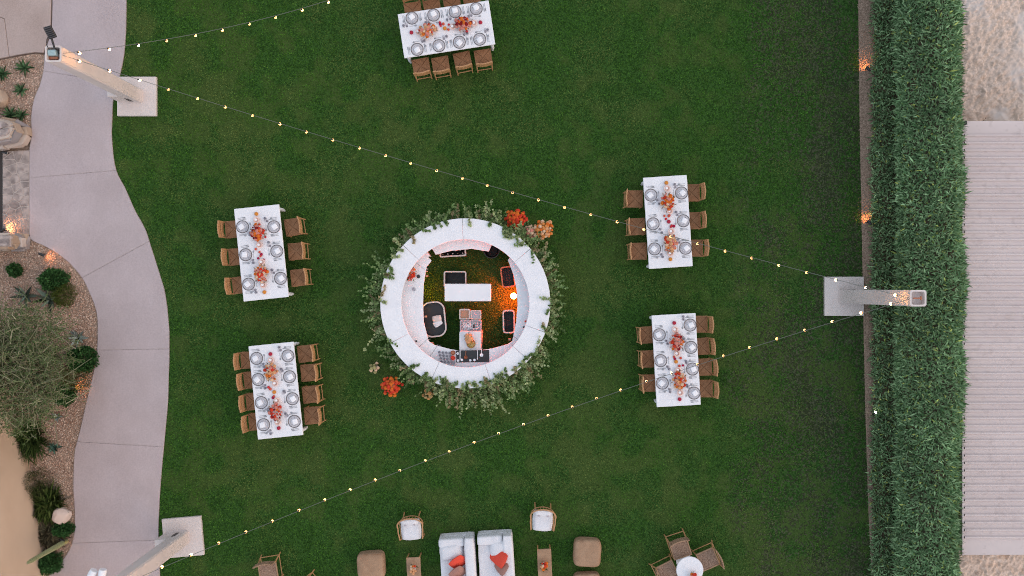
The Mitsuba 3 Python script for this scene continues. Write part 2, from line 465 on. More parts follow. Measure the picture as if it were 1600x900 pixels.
gc = gc * (1 - 0.75 * pale) + 0.75 * pale * shades(n, (0.140, 0.220, 0.055), (0.26, 0.295, 0.100), 0.2)
gc = gc * (1 - 0.6 * worn[:, None]) + 0.6 * worn[:, None] * shades(n, (0.05, 0.075, 0.035), (0.14, 0.13, 0.09), 0.2)
d = rnd_dir(n, 0.9); side = np.cross(d, rnd_dir(n)); side /= np.linalg.norm(side, axis=1, keepdims=True) + 1e-9
ln = (0.022 + 0.028 * R.rand(n, 1)); wd = 0.007 + 0.006 * R.rand(n, 1)
V = np.stack([q + side * wd, q - side * wd, q + d * ln], 1).reshape(-1, 3)
put('grass', S((V, np.arange(3 * n).reshape(-1, 3)), 'm_leaf', color=np.repeat(gc, 3, 0)), kind='stuff', label='short mown grass blades of the lawn', category='grass')

# sand lot behind the hedge
def sand_sheet(x0, x1, y0, y1, st=0.035):
    X, Y = np.meshgrid(np.arange(x0, x1, st), np.arange(y0, y1, st), indexing='ij')
    P = np.stack([X, Y, X * 0], -1)
    w = meshkit.fbm(P * 1.2, 2, seed=2)[..., None] * 1.3
    r1 = 1 - np.abs(2 * meshkit.fbm(P * [4.2, 3.4, 1] + w, 4, seed=4) - 1) * 2
    r2 = meshkit.fbm(P * [12, 9, 1] + w * 2, 3, seed=8)
    Z = -0.93 + 0.055 * r1 + 0.12 * (r2 - 0.5) + 0.022 * (meshkit.noise(P * 19, 9) - 0.5) + 0.10 * meshkit.noise(P * 0.9, 6)
    i = np.arange(X.size).reshape(X.shape)
    return np.stack([X, Y, Z], -1).reshape(-1, 3), np.stack([i[:-1, :-1], i[1:, :-1], i[1:, 1:], i[:-1, 1:]], -1).reshape(-1, 4)


sand = tag('sand_lot', label='rough trampled pale sand behind the hedge', kind='structure')
put('sand_ground', S(cat([sand_sheet(11.2, 17, 3.6, 9.2), sand_sheet(11.2, 17, -9.2, -6.4)]), 'm_sand', True), sand)

# ================================================================ HEDGE
prof = np.array([(9.74, 0.03), (9.82, 0.26), (9.98, 0.36), (10.22, 0.42), (10.40, 0.62), (10.38, 0.88), (10.18, 1.02), (9.96, 1.12), (9.88, 1.30), (9.96, 1.60), (10.2, 1.92), (10.5, 2.08), (10.85, 2.08), (11.1, 1.9), (11.25, 1.4), (11.28, 0.4)])   # low skirt, deep recess, overhanging crown
ps = np.r_[0, np.cumsum(np.linalg.norm(np.diff(prof, axis=0), axis=1))]
hedge = thing('hedge', 'tall dense clipped green hedge running along the right edge of the lawn', 'hedge')


def hedge_pt(t, y):
    x, z = np.interp(t, ps, prof[:, 0]), np.interp(t, ps, prof[:, 1])
    g = meshkit.fbm(np.stack([x * 1.1, y * 1.1, z * 1.1], -1), 3, seed=21) - 0.5
    g2 = meshkit.fbm(np.stack([x * 3.2, y * 3.2, z * 3.2], -1), 2, seed=23) - 0.5
    tx, tz = np.interp(t + .05, ps, prof[:, 0]) - np.interp(t - .05, ps, prof[:, 0]), np.interp(t + .05, ps, prof[:, 1]) - np.interp(t - .05, ps, prof[:, 1])
    l = np.sqrt(tx * tx + tz * tz); nx, nz = -tz / l, tx / l
    o = (0.20 + 0.16 * (x > 10.8)) * g + 0.18 * g2
    return np.stack([x + nx * o, y, np.maximum(z + nz * o, 0.02)], -1), np.stack([nx, nx * 0, nz], -1)


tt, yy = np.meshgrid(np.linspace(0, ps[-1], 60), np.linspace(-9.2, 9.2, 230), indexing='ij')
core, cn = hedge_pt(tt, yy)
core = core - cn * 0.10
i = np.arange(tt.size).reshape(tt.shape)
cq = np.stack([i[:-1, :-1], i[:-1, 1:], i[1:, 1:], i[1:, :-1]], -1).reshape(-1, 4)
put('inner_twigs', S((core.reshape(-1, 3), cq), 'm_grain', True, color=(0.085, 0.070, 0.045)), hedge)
n = 130000
t = R.rand(n) ** 0.9 * ps[-1]; y = R.rand(n) * 18.2 - 9.1
P, N = hedge_pt(t, y)
P = P - N * (0.13 * R.rand(n, 1) ** 1.5)
D = N * 0.45 + np.array([0, 0, 0.35]) + R.normal(size=(n, 3)) * 0.55
L = 0.08 + 0.10 * R.rand(n) + 0.10 * (R.rand(n) < 0.08)
kp = R.rand(n) < 0.35 + 0.9 * meshkit.fbm(P * 5.0, 2, seed=35)
P, D, L = P[kp], D[kp], L[kp]; n = len(P)
tone = meshkit.fbm(P * 1.6, 3, seed=31)[:, None]
hc = shades(n, (0.085, 0.185, 0.075), (0.37, 0.53, 0.29), 0.22) * (0.7 + 0.6 * tone)
yel = (R.rand(n, 1) < 0.04)
hc = np.where(yel, hc * [1.9, 1.4, 0.8], hc)
m, c = leaves(P, D, L, 0.026 + 0.018 * R.rand(n), hc, bend=0.05)
put('foliage', S(m, 'm_waxy', color=c), hedge, kind='stuff')
# long shoots leaning over the far side
n = 2600
P, N = hedge_pt(ps[-1] * (0.72 + 0.14 * R.rand(n)), R.rand(n) * 18.2 - 9.1)
m, c = leaves(P - N * 0.05, N * [1.5, 1, 0.3] + R.normal(size=(n, 3)) * 0.3 + [0.2, 0, 0.5], 0.16 + 0.16 * R.rand(n), 0.022, shades(n, (0.08, 0.15, 0.065), (0.20, 0.28, 0.13)), bend=0.15)
put('shoot', S(m, 'm_waxy', color=c), hedge, kind='stuff')

# ================================================================ METAL ROOFED SHED
shed = thing('shed', 'long low shed with ribbed pale metal roof behind the hedge', 'shed')
ZR = 1.45
xa = at(1502.5, 0, ZR)[0]; ya, yb = at(0, 189, ZR)[1], at(0, 867, ZR)[1]; xb = xa + 6.5
put('wall', S(prism(sbox(xa + .12, yb + .12, xb - .1, ya - .12).difference(sbox(xa + .22, yb + .22, xb - .2, ya - .22)), -0.95, ZR - 0.03), 'm_stucco'), shed)
pitch = 11.62 * (H - ZR) / F
y0r = ya - 0.30; nr = int((y0r - yb - 0.2) / pitch)


def rib_sheet(k0, k1, first=False, last=False):
    prof2 = [(ya if first else y0r - k0 * pitch, 0.0)]
    for k in range(k0, k1):
        yk = y0r - k * pitch
        prof2 += [(yk - 0.025, 0.0), (yk - 0.050, 0.050), (yk - 0.085, 0.050), (yk - 0.110, 0.0)]
    prof2.append((yb if last else y0r - k1 * pitch, 0.0))
    pr = np.array(prof2); m = len(pr)
    x0 = xa + 0.055
    top = np.vstack([np.c_[np.full(m, x0), pr], np.c_[np.full(m, xb), pr]]); top[:, 2] += ZR
    bot = top - [0, 0, 0.004]
    q = [(j, j + 1, j + 1 + m, j + m) for j in range(m - 1)]
    q2 = [tuple(x + 2 * m for x in r[::-1]) for r in q]
    ends = [(j, j + 2 * m, j + 1 + 2 * m, j + 1) for j in range(m - 1)]
    return np.vstack([top, bot]), np.array(q + q2 + ends)


ks = list(range(0, nr, 5)) + [nr]
for k0, k1 in zip(ks[:-1], ks[1:]):
    put('roof_sheet', S(rib_sheet(k0, k1, k0 == 0, k1 == nr), 'm_roof'), shed)
put('edge_trim', S(cbox(0.050, ya - yb + 0.02, 0.09, (xa + .025, (ya + yb) / 2, ZR - 0.02), 0.006), 'm_roof'), shed)
put('underlay', S(cbox(xb - xa - .1, ya - yb - .04, 0.02, ((xa + xb) / 2 + .05, (ya + yb) / 2, ZR - 0.02), 0.002), 'm_dark'), shed)
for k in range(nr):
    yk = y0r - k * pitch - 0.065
    put('rib_end_shade', S(cbox(0.016, 0.06, 0.022, (xa + 0.064, yk, ZR + 0.012), 0.003), 'm_dark'), shed)  # dark block stands in for the shadow at each rib end
put('gutter_outlet', S(cat([cbox(0.09, 0.10, 0.10, (xa + 0.06, ya - 0.06, ZR + 0.03), 0.015)]), 'm_black'), shed)

# ================================================================ STUCCO WALL, bottom left
wall_c = spline(WALLB, 0.2)
wl = LineString(xy(wall_c)).buffer(0.16, cap_style=2)
wall = thing('garden_wall', 'tall curved tan stucco wall in the bottom left corner', 'wall')
off = LineString([(a - 0.17, b) for a, b in xy(wall_c)]).buffer(0.17, cap_style=2, join_style=1)
put('face', S(bevel_prism(off.simplify(0.01), -0.05, 3.6, 0.03), 'm_stucco'), wall)

# ================================================================ STONE PIERS AND FLAGSTONES
def voronoi_cells(poly, n, seed, relax=2, gap=0.012):
    rs = np.random.RandomState(seed)
    p = scatter(poly, n, rs)
    for _ in range(relax + 1):
        cells = shapely.voronoi_polygons(shapely.multipoints(p), extend_to=poly)
        cs = [c.intersection(poly) for c in cells.geoms]
        cs = [c for c in cs if c.area > 1e-5]
        p = np.array([(c.centroid.x, c.centroid.y) for c in cs])
    return [c.buffer(-gap).simplify(0.01) for c in cs]


threshold = tag('flagstone_landing', label='flagstone landing between the two stone piers', kind='structure')
fl = Polygon(xy([(5, 237), (46.5, 235), (46.5, 367), (5, 367)]))
put('mortar_bed', S(prism(fl, -0.05, 0.022), 'm_mortar'), threshold)
for k, c in enumerate(voronoi_cells(fl, 30, 5)):
    if c.geom_type == 'Polygon' and c.area > 0.002:
        put('flagstone', S(bevel_prism(c.buffer(0.006).buffer(-0.006), -0.02, 0.034 + 0.006 * R.rand(), 0.006), 'm_slate'), threshold)
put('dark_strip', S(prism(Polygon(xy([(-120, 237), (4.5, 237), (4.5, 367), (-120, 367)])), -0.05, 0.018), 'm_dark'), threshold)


def stone_pier(base, h, batter, label, seed):
    """Rubble-stone clad pier: a rough core with separate face stones and cap stones."""
    k = thing('stone_pier', label, 'stone pier', None)
    P = Polygon(xy(base)); rs = np.random.RandomState(seed)
    top = P.buffer(-batter, join_style=1)
    put('core', S(prism(P.buffer(-batter - 0.06), -0.05, h - 0.05), 'm_mortar'), k)
    tones = [(0.44, 0.34, 0.26), (0.50, 0.42, 0.36), (0.34, 0.30, 0.29), (0.40, 0.29, 0.21), (0.52, 0.46, 0.42), (0.27, 0.26, 0.27)]
    ring = P.exterior; Lr = ring.length; z = 0.0; c = np.array([P.centroid.x, P.centroid.y])
    while z < h - 0.05:
        hh = min(0.20 + 0.14 * rs.rand(), h - z); s = rs.rand() * 0.2
        while s < Lr:
            w = 0.20 + 0.30 * rs.rand()
            a, b = ring.interpolate(s), ring.interpolate(min(s + w, Lr))
            mx, my = (a.x + b.x) / 2, (a.y + b.y) / 2
            ang = math.atan2(b.y - a.y, b.x - a.x); ww = max(math.hypot(b.x - a.x, b.y - a.y), 0.05)
            inn = np.array([-math.sin(ang), math.cos(ang)]); 
            if inn @ (c - [mx, my]) < 0: inn = -inn
            dep = batter * (z + hh / 2) / h
            q = np.sign(rs.rand(22, 3) - .5) * rs.rand(22, 3) ** 0.22
            hm = trimesh.convex.convex_hull(q * [ww / 2 * 0.98, 0.11, hh / 2 * 0.98])
            v, f = np.asarray(hm.vertices)[np.asarray(hm.faces)].reshape(-1, 3), np.arange(3 * len(hm.faces)).reshape(-1, 3)
            v, f = move((v, f), (mx + inn[0] * (dep + 0.06), my + inn[1] * (dep + 0.06), z + hh / 2), ang)
            if mx > -14.6:
                col = np.array(tones[rs.randint(6)]) * (0.75 + 0.5 * meshkit.fbm(v * 16, 3)[:, None])
                put('stone', S((v, f), 'm_grain', color=col), k)
            s += w
        z += hh
    for cc in voronoi_cells(top, max(4, int(top.area * 9)), seed + 1):
        if cc.geom_type == 'Polygon' and cc.area > 0.003:
            v, f = bevel_prism(cc, h - 0.10, h + 0.02 + 0.05 * rs.rand(), 0.03)
            put('cap_stone', S((v, f), 'm_slate'), k)
    return k


stone_pier([(-90, 186), (8, 186), (36, 189), (49, 198), (52, 208), (51, 219), (42, 229), (4, 236), (-90, 238)], 0.72, 0.16, 'rounded rubble stone pier at the upper end of the flagstone landing', 3)
stone_pier([(-90, 367), (47, 367), (47, 391), (-90, 391)], 0.72, 0.05, 'narrow rubble stone pier at the lower end of the flagstone landing', 9)

# ================================================================ POSTS
def square(c, w, rz, ch):
    h = w / 2
    pts = [(-h + ch, -h), (h - ch, -h), (h, -h + ch), (h, h - ch), (h - ch, h), (-h + ch, h), (-h, h - ch), (-h, -h + ch)]
    cs, sn = math.cos(rz), math.sin(rz)
    return Polygon([(c[0] + x * cs - y * sn, c[1] + x * sn + y * cs) for x, y in pts])


PH = 4.0


def post(px, py, rz, outer, slot, label):
    c = at(px, py)[:2]
    k = thing('light_post', label, 'post', 'square stucco posts that carry the string lights')
    put('base_slab', S(bevel_prism(square(c, 1.06, rz, 0.005), -0.05, 0.09, 0.012), 'm_post'), k)
    put('shaft', S(prism(square(c, 0.36, rz, 0.035), 0.09, PH - 0.16), 'm_post'), k)
    put('cap_rim', S(prism(square(c, 0.364, rz, 0.035).difference(square(c, 0.29, rz, 0.03)), PH - 0.16, PH), 'm_post'), k)
    o = np.array([math.cos(rz) * outer, math.sin(rz) * outer])
    b = c + o * 0.335
    put('equipment_box', S(move(cbox(0.30, 0.32, 0.62, ch=0.015), (b[0], b[1], 0.09 + 0.31), rz), 'm_post'), k)
    s = np.array([-math.sin(rz), math.cos(rz)]) * slot
    b = c + s * 0.181 + o * 0.05
    put('slot', S(move(cbox(0.10, 0.012, 0.32, ch=0.003), (b[0], b[1], 0.42), rz), 'm_black'), k)
    return k, c


post_a, ca_ = post(215.5, 151.5, 0.0, -1, -1, 'square stucco light post at the top left, floodlight on its top')
post_b, cb_ = post(1317.5, 463, 0.0, 1, 1, 'square stucco light post at the right, in front of the hedge')
post_c, cc_ = post(287.5, 838, math.radians(5.0), -1, 1, 'square stucco light post at the bottom left')

# floodlight and lamps on the post heads
fk = thing('floodlight', 'black floodlight panel on a bracket on the top left post', 'floodlight')
b = np.array([ca_[0] + 0.10, ca_[1] + 0.08])
put('bracket', S(cat([tube([(b[0], b[1], PH - 0.12), (b[0], b[1], PH + 0.12), (b[0] - 0.03, b[1] + 0.20, PH + 0.18)], 0.022, 6), cbox(0.10, 0.10, 0.05, (b[0], b[1], PH - 0.12), 0.008)]), 'm_black'), fk)
hv = trimesh.transformations.rotation_matrix(0.5, [1, 0, 0])[:3, :3]
v, f = cbox(0.17, 0.26, 0.06, ch=0.012)
put('housing', S(move((v @ hv.T, f), (b[0] - 0.05, b[1] + 0.33, PH + 0.20), 0.3), 'm_black'), fk)
v, f = cat([cbox(0.15, 0.012, 0.05, (0, -.10 + .04 * j, 0.045), 0.003) for j in range(6)])
put('cooling_fin', S(move((v @ hv.T, f), (b[0] - 0.05, b[1] + 0.33, PH + 0.20), 0.3), 'm_gunmetal'), fk)
th = np.linspace(0, PI, 12)
put('cable', S(tube(np.c_[b[0] - 0.10 - 0.13 * np.sin(th), b[1] + 0.12 + 0.16 * np.cos(th), PH + 0.12 - 0.2 * (th / PI)], 0.009, 5), 'm_black', True), fk)
jk = thing('junction_box', 'pale teal junction box with a copper plate inside the top left post head', 'junction box')
put('housing', S(cbox(0.19, 0.13, 0.12, (ca_[0] - 0.04, ca_[1] + 0.03, PH - 0.06), 0.02), 'm_teal'), jk)
put('plate', S(cbox(0.20, 0.06, 0.05, (ca_[0] - 0.04, ca_[1] - 0.07, PH - 0.10), 0.008), 'm_copper'), jk)
tk = thing('hook_plate', 'copper coloured hook plate in the head of the right post', 'hook')
put('bar', S(cat([cbox(0.20, 0.03, 0.03, (cb_[0], cb_[1], PH - 0.03), 0.006), cbox(0.03, 0.09, 0.03, (cb_[0] + 0.07, cb_[1], PH - 0.025), 0.006)]), 'm_copper'), tk)
wk = thing('twin_spotlight', 'pair of white rounded lamp heads over the path at the bottom edge', 'spotlight')
w0 = at(152, 903, PH + 0.1)
hub = np.array([cc_[0] - 0.10, cc_[1] + 0.12, PH - 0.05])
put('arm', S(tube([hub, hub + [0, 0, 0.12], w0 + [0.1, 0, 0]], 0.02, 6), 'm_black'), wk)
for j, (dx, rr) in enumerate(((-0.14, 0.55), (0.10, 0.2))):
    v, f = lathe([(0.0, -0.16), (0.05, -0.15), (0.075, -0.05), (0.085, 0.08), (0.08, 0.14), (0.0, 0.14)], 18)
    v = v[:, [0, 2, 1]] * [1, 1, -1]
    put('head', S(move((v, f), w0 + [dx, 0.05, 0.0], -rr), 'm_white', 40), wk)

# ================================================================ STRING LIGHTS
bulb_m = sphere(0.030, (0, 0, -0.105), 2, (1, 1, 1.2))
sock_m = lathe([(0.0, -0.012), (0.017, -0.012), (0.019, -0.06), (0.016, -0.075), (0.0, -0.075)], 10)
bulb_s = S(bulb_m, {'type': 'diffuse', 'reflectance': {'type': 'rgb', 'value': [0.6, 0.5, 0.4]}}, True)
sock_s = S(sock_m, 'm_black')


def string_light(a, b, sag, label, s0=0.30, spacing=0.64, stop=1.0):
    k = thing('string_light', label, 'string lights')
    a, b = np.array(a), np.array(b)
    t = np.linspace(0, 1, 90)
    pts = a + (b - a) * t[:, None]; pts[:, 2] -= 4 * sag * t * (1 - t)
    put('wire', S(tube(pts, 0.006, 5), 'm_cable', True), k)
    s = np.r_[0, np.cumsum(np.linalg.norm(np.diff(pts, axis=0), axis=1))]
    q = s0
    while q < s[-1] * stop - 0.2:
        p = np.array([np.interp(q, s, pts[:, j]) for j in range(3)])
        pw = (0.35 + 0.75 * R.rand()) * (2.6 if R.rand() < 0.10 else 1.0)
        near = min(np.linalg.norm(p - a), np.linalg.norm(p - b)) < 1.6
        pw = max(pw, 5.5) if near else pw
        put('socket', sock_s, k, pose(p))
        put('bulb', {**bulb_s, 'emitter': lamp(WARM * 1.5 * pw, 1.2 if near else 0.2)}, k, pose(p))
        q += spacing * (0.97 + 0.06 * R.rand())


pa, pb, pc_ = np.r_[ca_ + [0.17, 0.02], PH - 0.05], np.r_[cb_ + [-0.17, 0.0], PH - 0.05], np.r_[cc_ + [0.12, 0.10], PH - 0.05]
far = at(800, -122, 3.9)
string_light(pa, far, 1.3, 'short run of string lights from the top left post to the top edge')
string_light(pa + [0.01, -0.04, 0], pb, 1.45, 'string of warm bulbs crossing above the bar, from top left to right post')
string_light(pb + [0, -0.02, 0], pc_, 1.8, 'string of warm bulbs crossing below the bar, from right to bottom left post', s0=0.35)

# ================================================================ SPOTLIGHTS IN THE BEDS
sp_body = S(cat([lathe([(0, -0.10), (0.028, -0.10), (0.036, -0.02), (0.040, 0.05), (0.036, 0.05), (0.035, 0.035), (0.0, 0.035)], 14)]), 'm_black', 40)
sp_lens = lathe([(0.034, 0.0), (0.0, 0.0)], 14)
stake = S(cat([tube([(0, 0, -0.02), (0, 0, 0.16)], 0.012, 6)]), 'm_black')


def spotlight(px, py, heading, down, power, label, color=(1.0, 0.34, 0.10), z=0.17):
    p = at(px, py, z)
    k = thing('garden_spotlight', label, 'spotlight')
    put('stake', stake, k, pose((p[0], p[1], p[2] - 0.17)))
    M = T().translate([float(x) for x in p]).rotate([0, 0, 1], heading).rotate([0, 1, 0], 90 + down)
    put('body', sp_body, k, M)
    e = {**S((sp_lens[0] + [0, 0, 0.04], sp_lens[1]), {'type': 'diffuse'}), 'to_world': M}
    if power:
        e['emitter'] = lamp(np.array(color) * power * 0.45, 6)
    put('lens', e, k)
    return k


spotlight(5, 359.5, 40, 25, 150, 'small lit black spotlight by the lower stone pier')
spotlight(9, 238.5, -10, 10, 0, 'small dark spotlight by the upper stone pier')
spotlight(66, 398, -25, 30, 60, 'black garden spotlight on gravel near the lower stone pier')
spotlight(114, 606, 10, 28, 65, 'black garden spotlight on gravel beside the palo verde')
spotlight(99, 846, -40, 20, 150, 'black garden spotlight at the foot of the columnar cactus')
spotlight(1356, 107, 110, 32, 80, 'lit spotlight at the hedge foot near the top edge')
spotlight(1358, 347, 110, 32, 80, 'lit spotlight at the hedge foot above the right post')
spotlight(1367, 645, 95, -55, 30, 'lit spotlight at the hedge foot below the right post', (1, .85, .6))

# ================================================================ ROUND BAR
BC = at(727, 474, 1.07)[:2]
bar = thing('bar', 'large round white bar with a ring counter in the middle of the lawn', 'bar')


def sector(r0, r1, a0, a1, c=BC, st=2.0):
    a = np.radians(np.linspace(a0, a1, max(3, int((a1 - a0) / st) + 1)))
    return Polygon([(c[0] + r1 * math.cos(t), c[1] + r1 * math.sin(t)) for t in a] + [(c[0] + r0 * math.cos(t), c[1] + r0 * math.sin(t)) for t in a[::-1]])


RO, RI = 2.20, 1.655
cuts = [-42, -20, 40, 92, 137, 208, 246, 288, 318]
for a0, a1 in zip(cuts[:-1], cuts[1:]):
    put('counter_section', S(bevel_prism(sector(RI, RO, a0 + 0.13, a1 - 0.13), 1.02, 1.07, 0.008), 'm_white'), bar)
for a0, a1 in zip(cuts[:-1], cuts[1:]):
    put('front_panel', S(prism(sector(2.02, 2.05, a0 + 0.05, a1 - 0.05), 0.0, 1.02), 'm_white'), bar)
op = [(-.98, 1.22), (-.39, 1.375), (.16, 1.43), (.61, 1.36), (1.07, 1.24), (1.16, 1.02), (1.265, .74), (1.35, .32), (1.37, -.02), (1.33, -.5), (1.23, -.99), (1.11, -1.07), (.71, -1.18), (.09, -1.28), (-.39, -1.2), (-.81, -1.09), (-.96, -.99), (-1.085, -.5), (-1.11, -.02), (-1.085, .53), (-1.02, .95), (-.88, 1.12)]
BC2 = at(727, 474, 0.80)[:2]
opening = Polygon([(BC2[0] + a, BC2[1] + b) for a, b in op]).buffer(0.03).buffer(-0.03)
SH = 0.80
for a0, a1 in ((66, 122), (127, 141), (141, 223), (223, 236), (236, 318), (318, 325), (325, 406)):
    g = sector(0.8, 2.01, a0 + .12, a1 - .12).difference(opening)
    g = max(getattr(g, 'geoms', [g]), key=lambda x: x.area)
    sk = put('back_shelf', S(bevel_prism(g, SH - 0.035, SH, 0.006), 'm_white'), bar)
    for aa in (a0 + 1.2, a1 - 1.2):
        e = sector(0.8, 2.0, aa - .4, aa + .4, st=0.4).difference(opening.buffer(0.03))
        e = max(getattr(e, 'geoms', [e]), key=lambda x: x.area)
        put('support_panel', S(prism(e, 0.0, SH - 0.035), 'm_white'), bar)
for rel in ((-1.02, .72), (-1.05, -.35), (.45, 1.40), (1.16, -.95), (-.88, -1.05)):
    put('shelf_bracket', S(cbox(0.06, 0.05, 0.12, (BC2[0] + rel[0] * 1.0, BC2[1] + rel[1] * 1.0, SH - 0.12), 0.008), 'm_peach'), bar)

# lamps inside the bar
lk = thing('lantern', 'glowing orange globe lantern on the grass inside the bar', 'lantern')
p = at(802.5, 462.5, 0.40)
put('globe', {**S(sphere(0.085, (p[0], p[1], 0.40), 2), {'type': 'diffuse'}, True), 'emitter': lamp((140, 10, 0.6), 70)}, lk)
put('base', S(move(lathe([(0.0, 0.32), (0.05, 0.31), (0.03, 0.05), (0.10, 0.0), (0.0, 0.0)], 16), (p[0], p[1], 0)), 'm_dark', 40), lk)
ck = thing('candle_lantern', 'small candle lantern glowing under the left back shelf of the bar', 'lantern')
p = at(657, 466, 0.30)
put('flame', {**S(sphere(0.045, (p[0], p[1], 0.32), 2), {'type': 'diffuse'}, True), 'emitter': lamp((70, 22, 1.5), 20)}, ck)
put('base', S(move(lathe([(0.0, 0.27), (0.05, 0.27), (0.06, 0.0), (0.0, 0.0)], 16), (p[0], p[1], 0)), 'm_dark', 40), ck)

# service table and tubs
wt = thing('service_table', 'plain white oblong service table in the middle of the bar', 'table')
p = at(731, 457, 0.76)
put('tabletop', S(cbox(1.22, 0.455, 0.045, (p[0], p[1], 0.74), 0.015), 'm_white'), wt)
for sx in (-1, 1):
    for sy in (-1, 1):
        put('leg', S(tube([(p[0] + sx * .55, p[1] + sy * .17, 0.0), (p[0] + sx * .55, p[1] + sy * .17, 0.72)], 0.018, 8), 'm_steel'), wt)
put('apron', S(cbox(1.12, 0.37, 0.06, (p[0], p[1], 0.687), 0.01), 'm_white'), wt)


def rrect(w, d, r):
    return sbox(-w / 2 + r, -d / 2 + r, w / 2 - r, d / 2 - r).buffer(r, 6)


def tub(px, py, w, d, r, h, rz, label, body='m_black', rim='m_rim', name='tub', z0=0.0, inner=None, categ='tub'):
    p = at(px, py, z0 + h)
    k = thing(name, label, categ)
    o = rrect(w, d, r); i2 = rrect(w - 0.05, d - 0.05, max(r - 0.02, 0.01))
    put('shell', S(move(cat([prism(o.difference(i2), z0, z0 + h - 0.02), prism(i2, z0, z0 + 0.02)]), (p[0], p[1], 0), rz), body), k)
    put('rim', S(move(bevel_prism(o.buffer(0.012).difference(i2.buffer(0.0)), z0 + h - 0.02, z0 + h, 0.004) if False else prism(o.buffer(0.012).difference(i2), z0 + h - 0.02, z0 + h), (p[0], p[1], 0), rz), rim), k)
    if inner:
        put('contents', S(move(prism(i2.buffer(-0.004), z0 + 0.02, z0 + h * inner[0]), (p[0], p[1], 0), rz), inner[1]), k)
    return k, p


tub(711, 437, 0.58, 0.44, 0.05, 0.42, 0.0, 'black tub with pale rim behind the white service table')
tub(793.5, 432.5, 0.34, 0.54, 0.07, 0.42, 0.12, 'dark rounded tub at the upper right inside the bar', rim='m_copper')
tub(795, 502.5, 0.30, 0.60, 0.07, 0.45, 0.02, 'narrow black tub with pink rim at the lower right inside the bar', rim='m_rim')
ob, obp = tub(678, 499, 0.60, 0.92, 0.22, 0.55, 0.10, 'large black oblong tub at the left inside the bar', inner=(0.8, 'm_black'))
nk = thing('folded_cloth', 'crumpled white cloths lying on the large black tub', 'cloth')
for j, (dx, dy, rz) in enumerate(((0.08, 0.02, 0.2), (0.10, -0.10, 0.6))):
    v, f = cushion(0.24, 0.17, 0.05, 9, j)
    put('cloth', S(move((v, f), (obp[0] + dx, obp[1] + dy, 0.535 + 0.02 * (1 - j)), rz), 'm_linen' if j else 'm_rim', True), nk)
kb = thing('bucket', 'round black bucket tucked under the bar counter at the upper right', 'bucket')
p = at(768, 391, 0.62)
put('shell', S(move(lathe([(0.0, 0.02), (0.14, 0.02), (0.20, 0.62), (0.215, 0.62), (0.215, 0.60), (0.155, 0.0), (0.0, 0.0)], 24), (p[0], p[1], 0)), 'm_black', 40), kb)

# crates and cloth table at the bottom of the bar
k, p = tub(726, 491, 0.27, 0.26, 0.03, 0.45, 0.0, 'peach coloured box beside the grey lidded box inside the bar', 'm_peach', 'm_rim', 'storage_box', inner=(0.93, 'm_peach'), categ='box')
k, p = tub(743.5, 492, 0.26, 0.23, 0.02, 0.45, 0.0, 'grey lidded box beside the peach box inside the bar', 'm_copper', 'm_rim', 'storage_box', inner=(0.97, 'm_greybin'), categ='box')
k, cp = tub(735.5, 509.5, 0.55, 0.29, 0.02, 0.5, 0.0, 'grey crate of ice between the boxes and the cloth table', 'm_greybin', 'm_greybin', 'ice_crate', inner=(0.7, 'm_greybin'), categ='crate')
n = 160
q = np.c_[(R.rand(n) - .5) * .46, (R.rand(n) - .5) * .2, 0.35 + 0.03 * R.rand(n)] + [cp[0], cp[1], 0]
put('ice', S(cat([cbox(.035, .03, .03, x, .006) for x in q]), 'm_china'), k, kind='stuff')
put('scoop', S(tube([(cp[0] + .08, cp[1] - .05, .42), (cp[0] + .08, cp[1] + .04, .44)], 0.022, 7), 'm_black'), k)
ct = thing('cloth_table', 'small table under a white cloth at the bottom of the bar interior', 'table')
p = at(734.5, 533, 0.74); ctp = p
n_ = 40
loop = np.array(rrect(0.56, 0.50, 0.04).exterior.coords)[:-1]
wav = 1 + 0.035 * np.sin(np.arange(len(loop)) * 1.9)
rings = [np.c_[loop * 0.0, np.full(len(loop), .74)], np.c_[loop, np.full(len(loop), .74)], np.c_[loop * 1.02, np.full(len(loop), .72)], np.c_[loop * 1.04 * wav[:, None], np.full(len(loop), .35)], np.c_[loop * 1.07 * wav[:, None], np.full(len(loop), .05)]]
m_ = len(loop)
fq = np.array([(r * m_ + j, r * m_ + (j + 1) % m_, (r + 1) * m_ + (j + 1) % m_, (r + 1) * m_ + j) for r in range(4) for j in range(m_)])
put('tablecloth', S((np.vstack(rings) + [p[0], p[1], 0], fq), 'm_linen', 50), ct)
put('tabletop', S(cbox(0.54, 0.48, 0.03, (p[0], p[1], 0.715), 0.01), 'm_wood'), ct)


# ---------------------------------------------------------------- flowers
def blossom_mesh(r, seed):
    rs = np.random.RandomState(seed)
    v, f = sphere(1.0, sub=2)
    th = np.arctan2(v[:, 1], v[:, 0])
    v = v * (1 + 0.16 * np.sin(5 * th + 6 * v[:, 2] + seed) * (0.4 + np.abs(v[:, 2])))[:, None]
    v = v * (1 + 0.2 * (meshkit.noise(v * 3 + seed * 7)[:, None] - 0.5))
    return v * r * [1, 1, 0.75], f


BL = [blossom_mesh(1.0, s) for s in range(4)]
BLOOM = {}


def bloom(col, s):
    kk = (col, s)
    if kk not in BLOOM:
        v, f = BL[s]
        c = np.array(col) * (0.72 + 0.5 * meshkit.noise(v * 4 + s)[:, None])
        BLOOM[kk] = S((v, f), 'm_bloom', True, color=c)
    return BLOOM[kk]


RED, ORG, CRM, PNK, PCH, DRK = (0.58, 0.055, 0.03), (0.66, 0.16, 0.03), (0.72, 0.50, 0.33), (0.62, 0.24, 0.19), (0.66, 0.34, 0.17), (0.24, 0.02, 0.025)


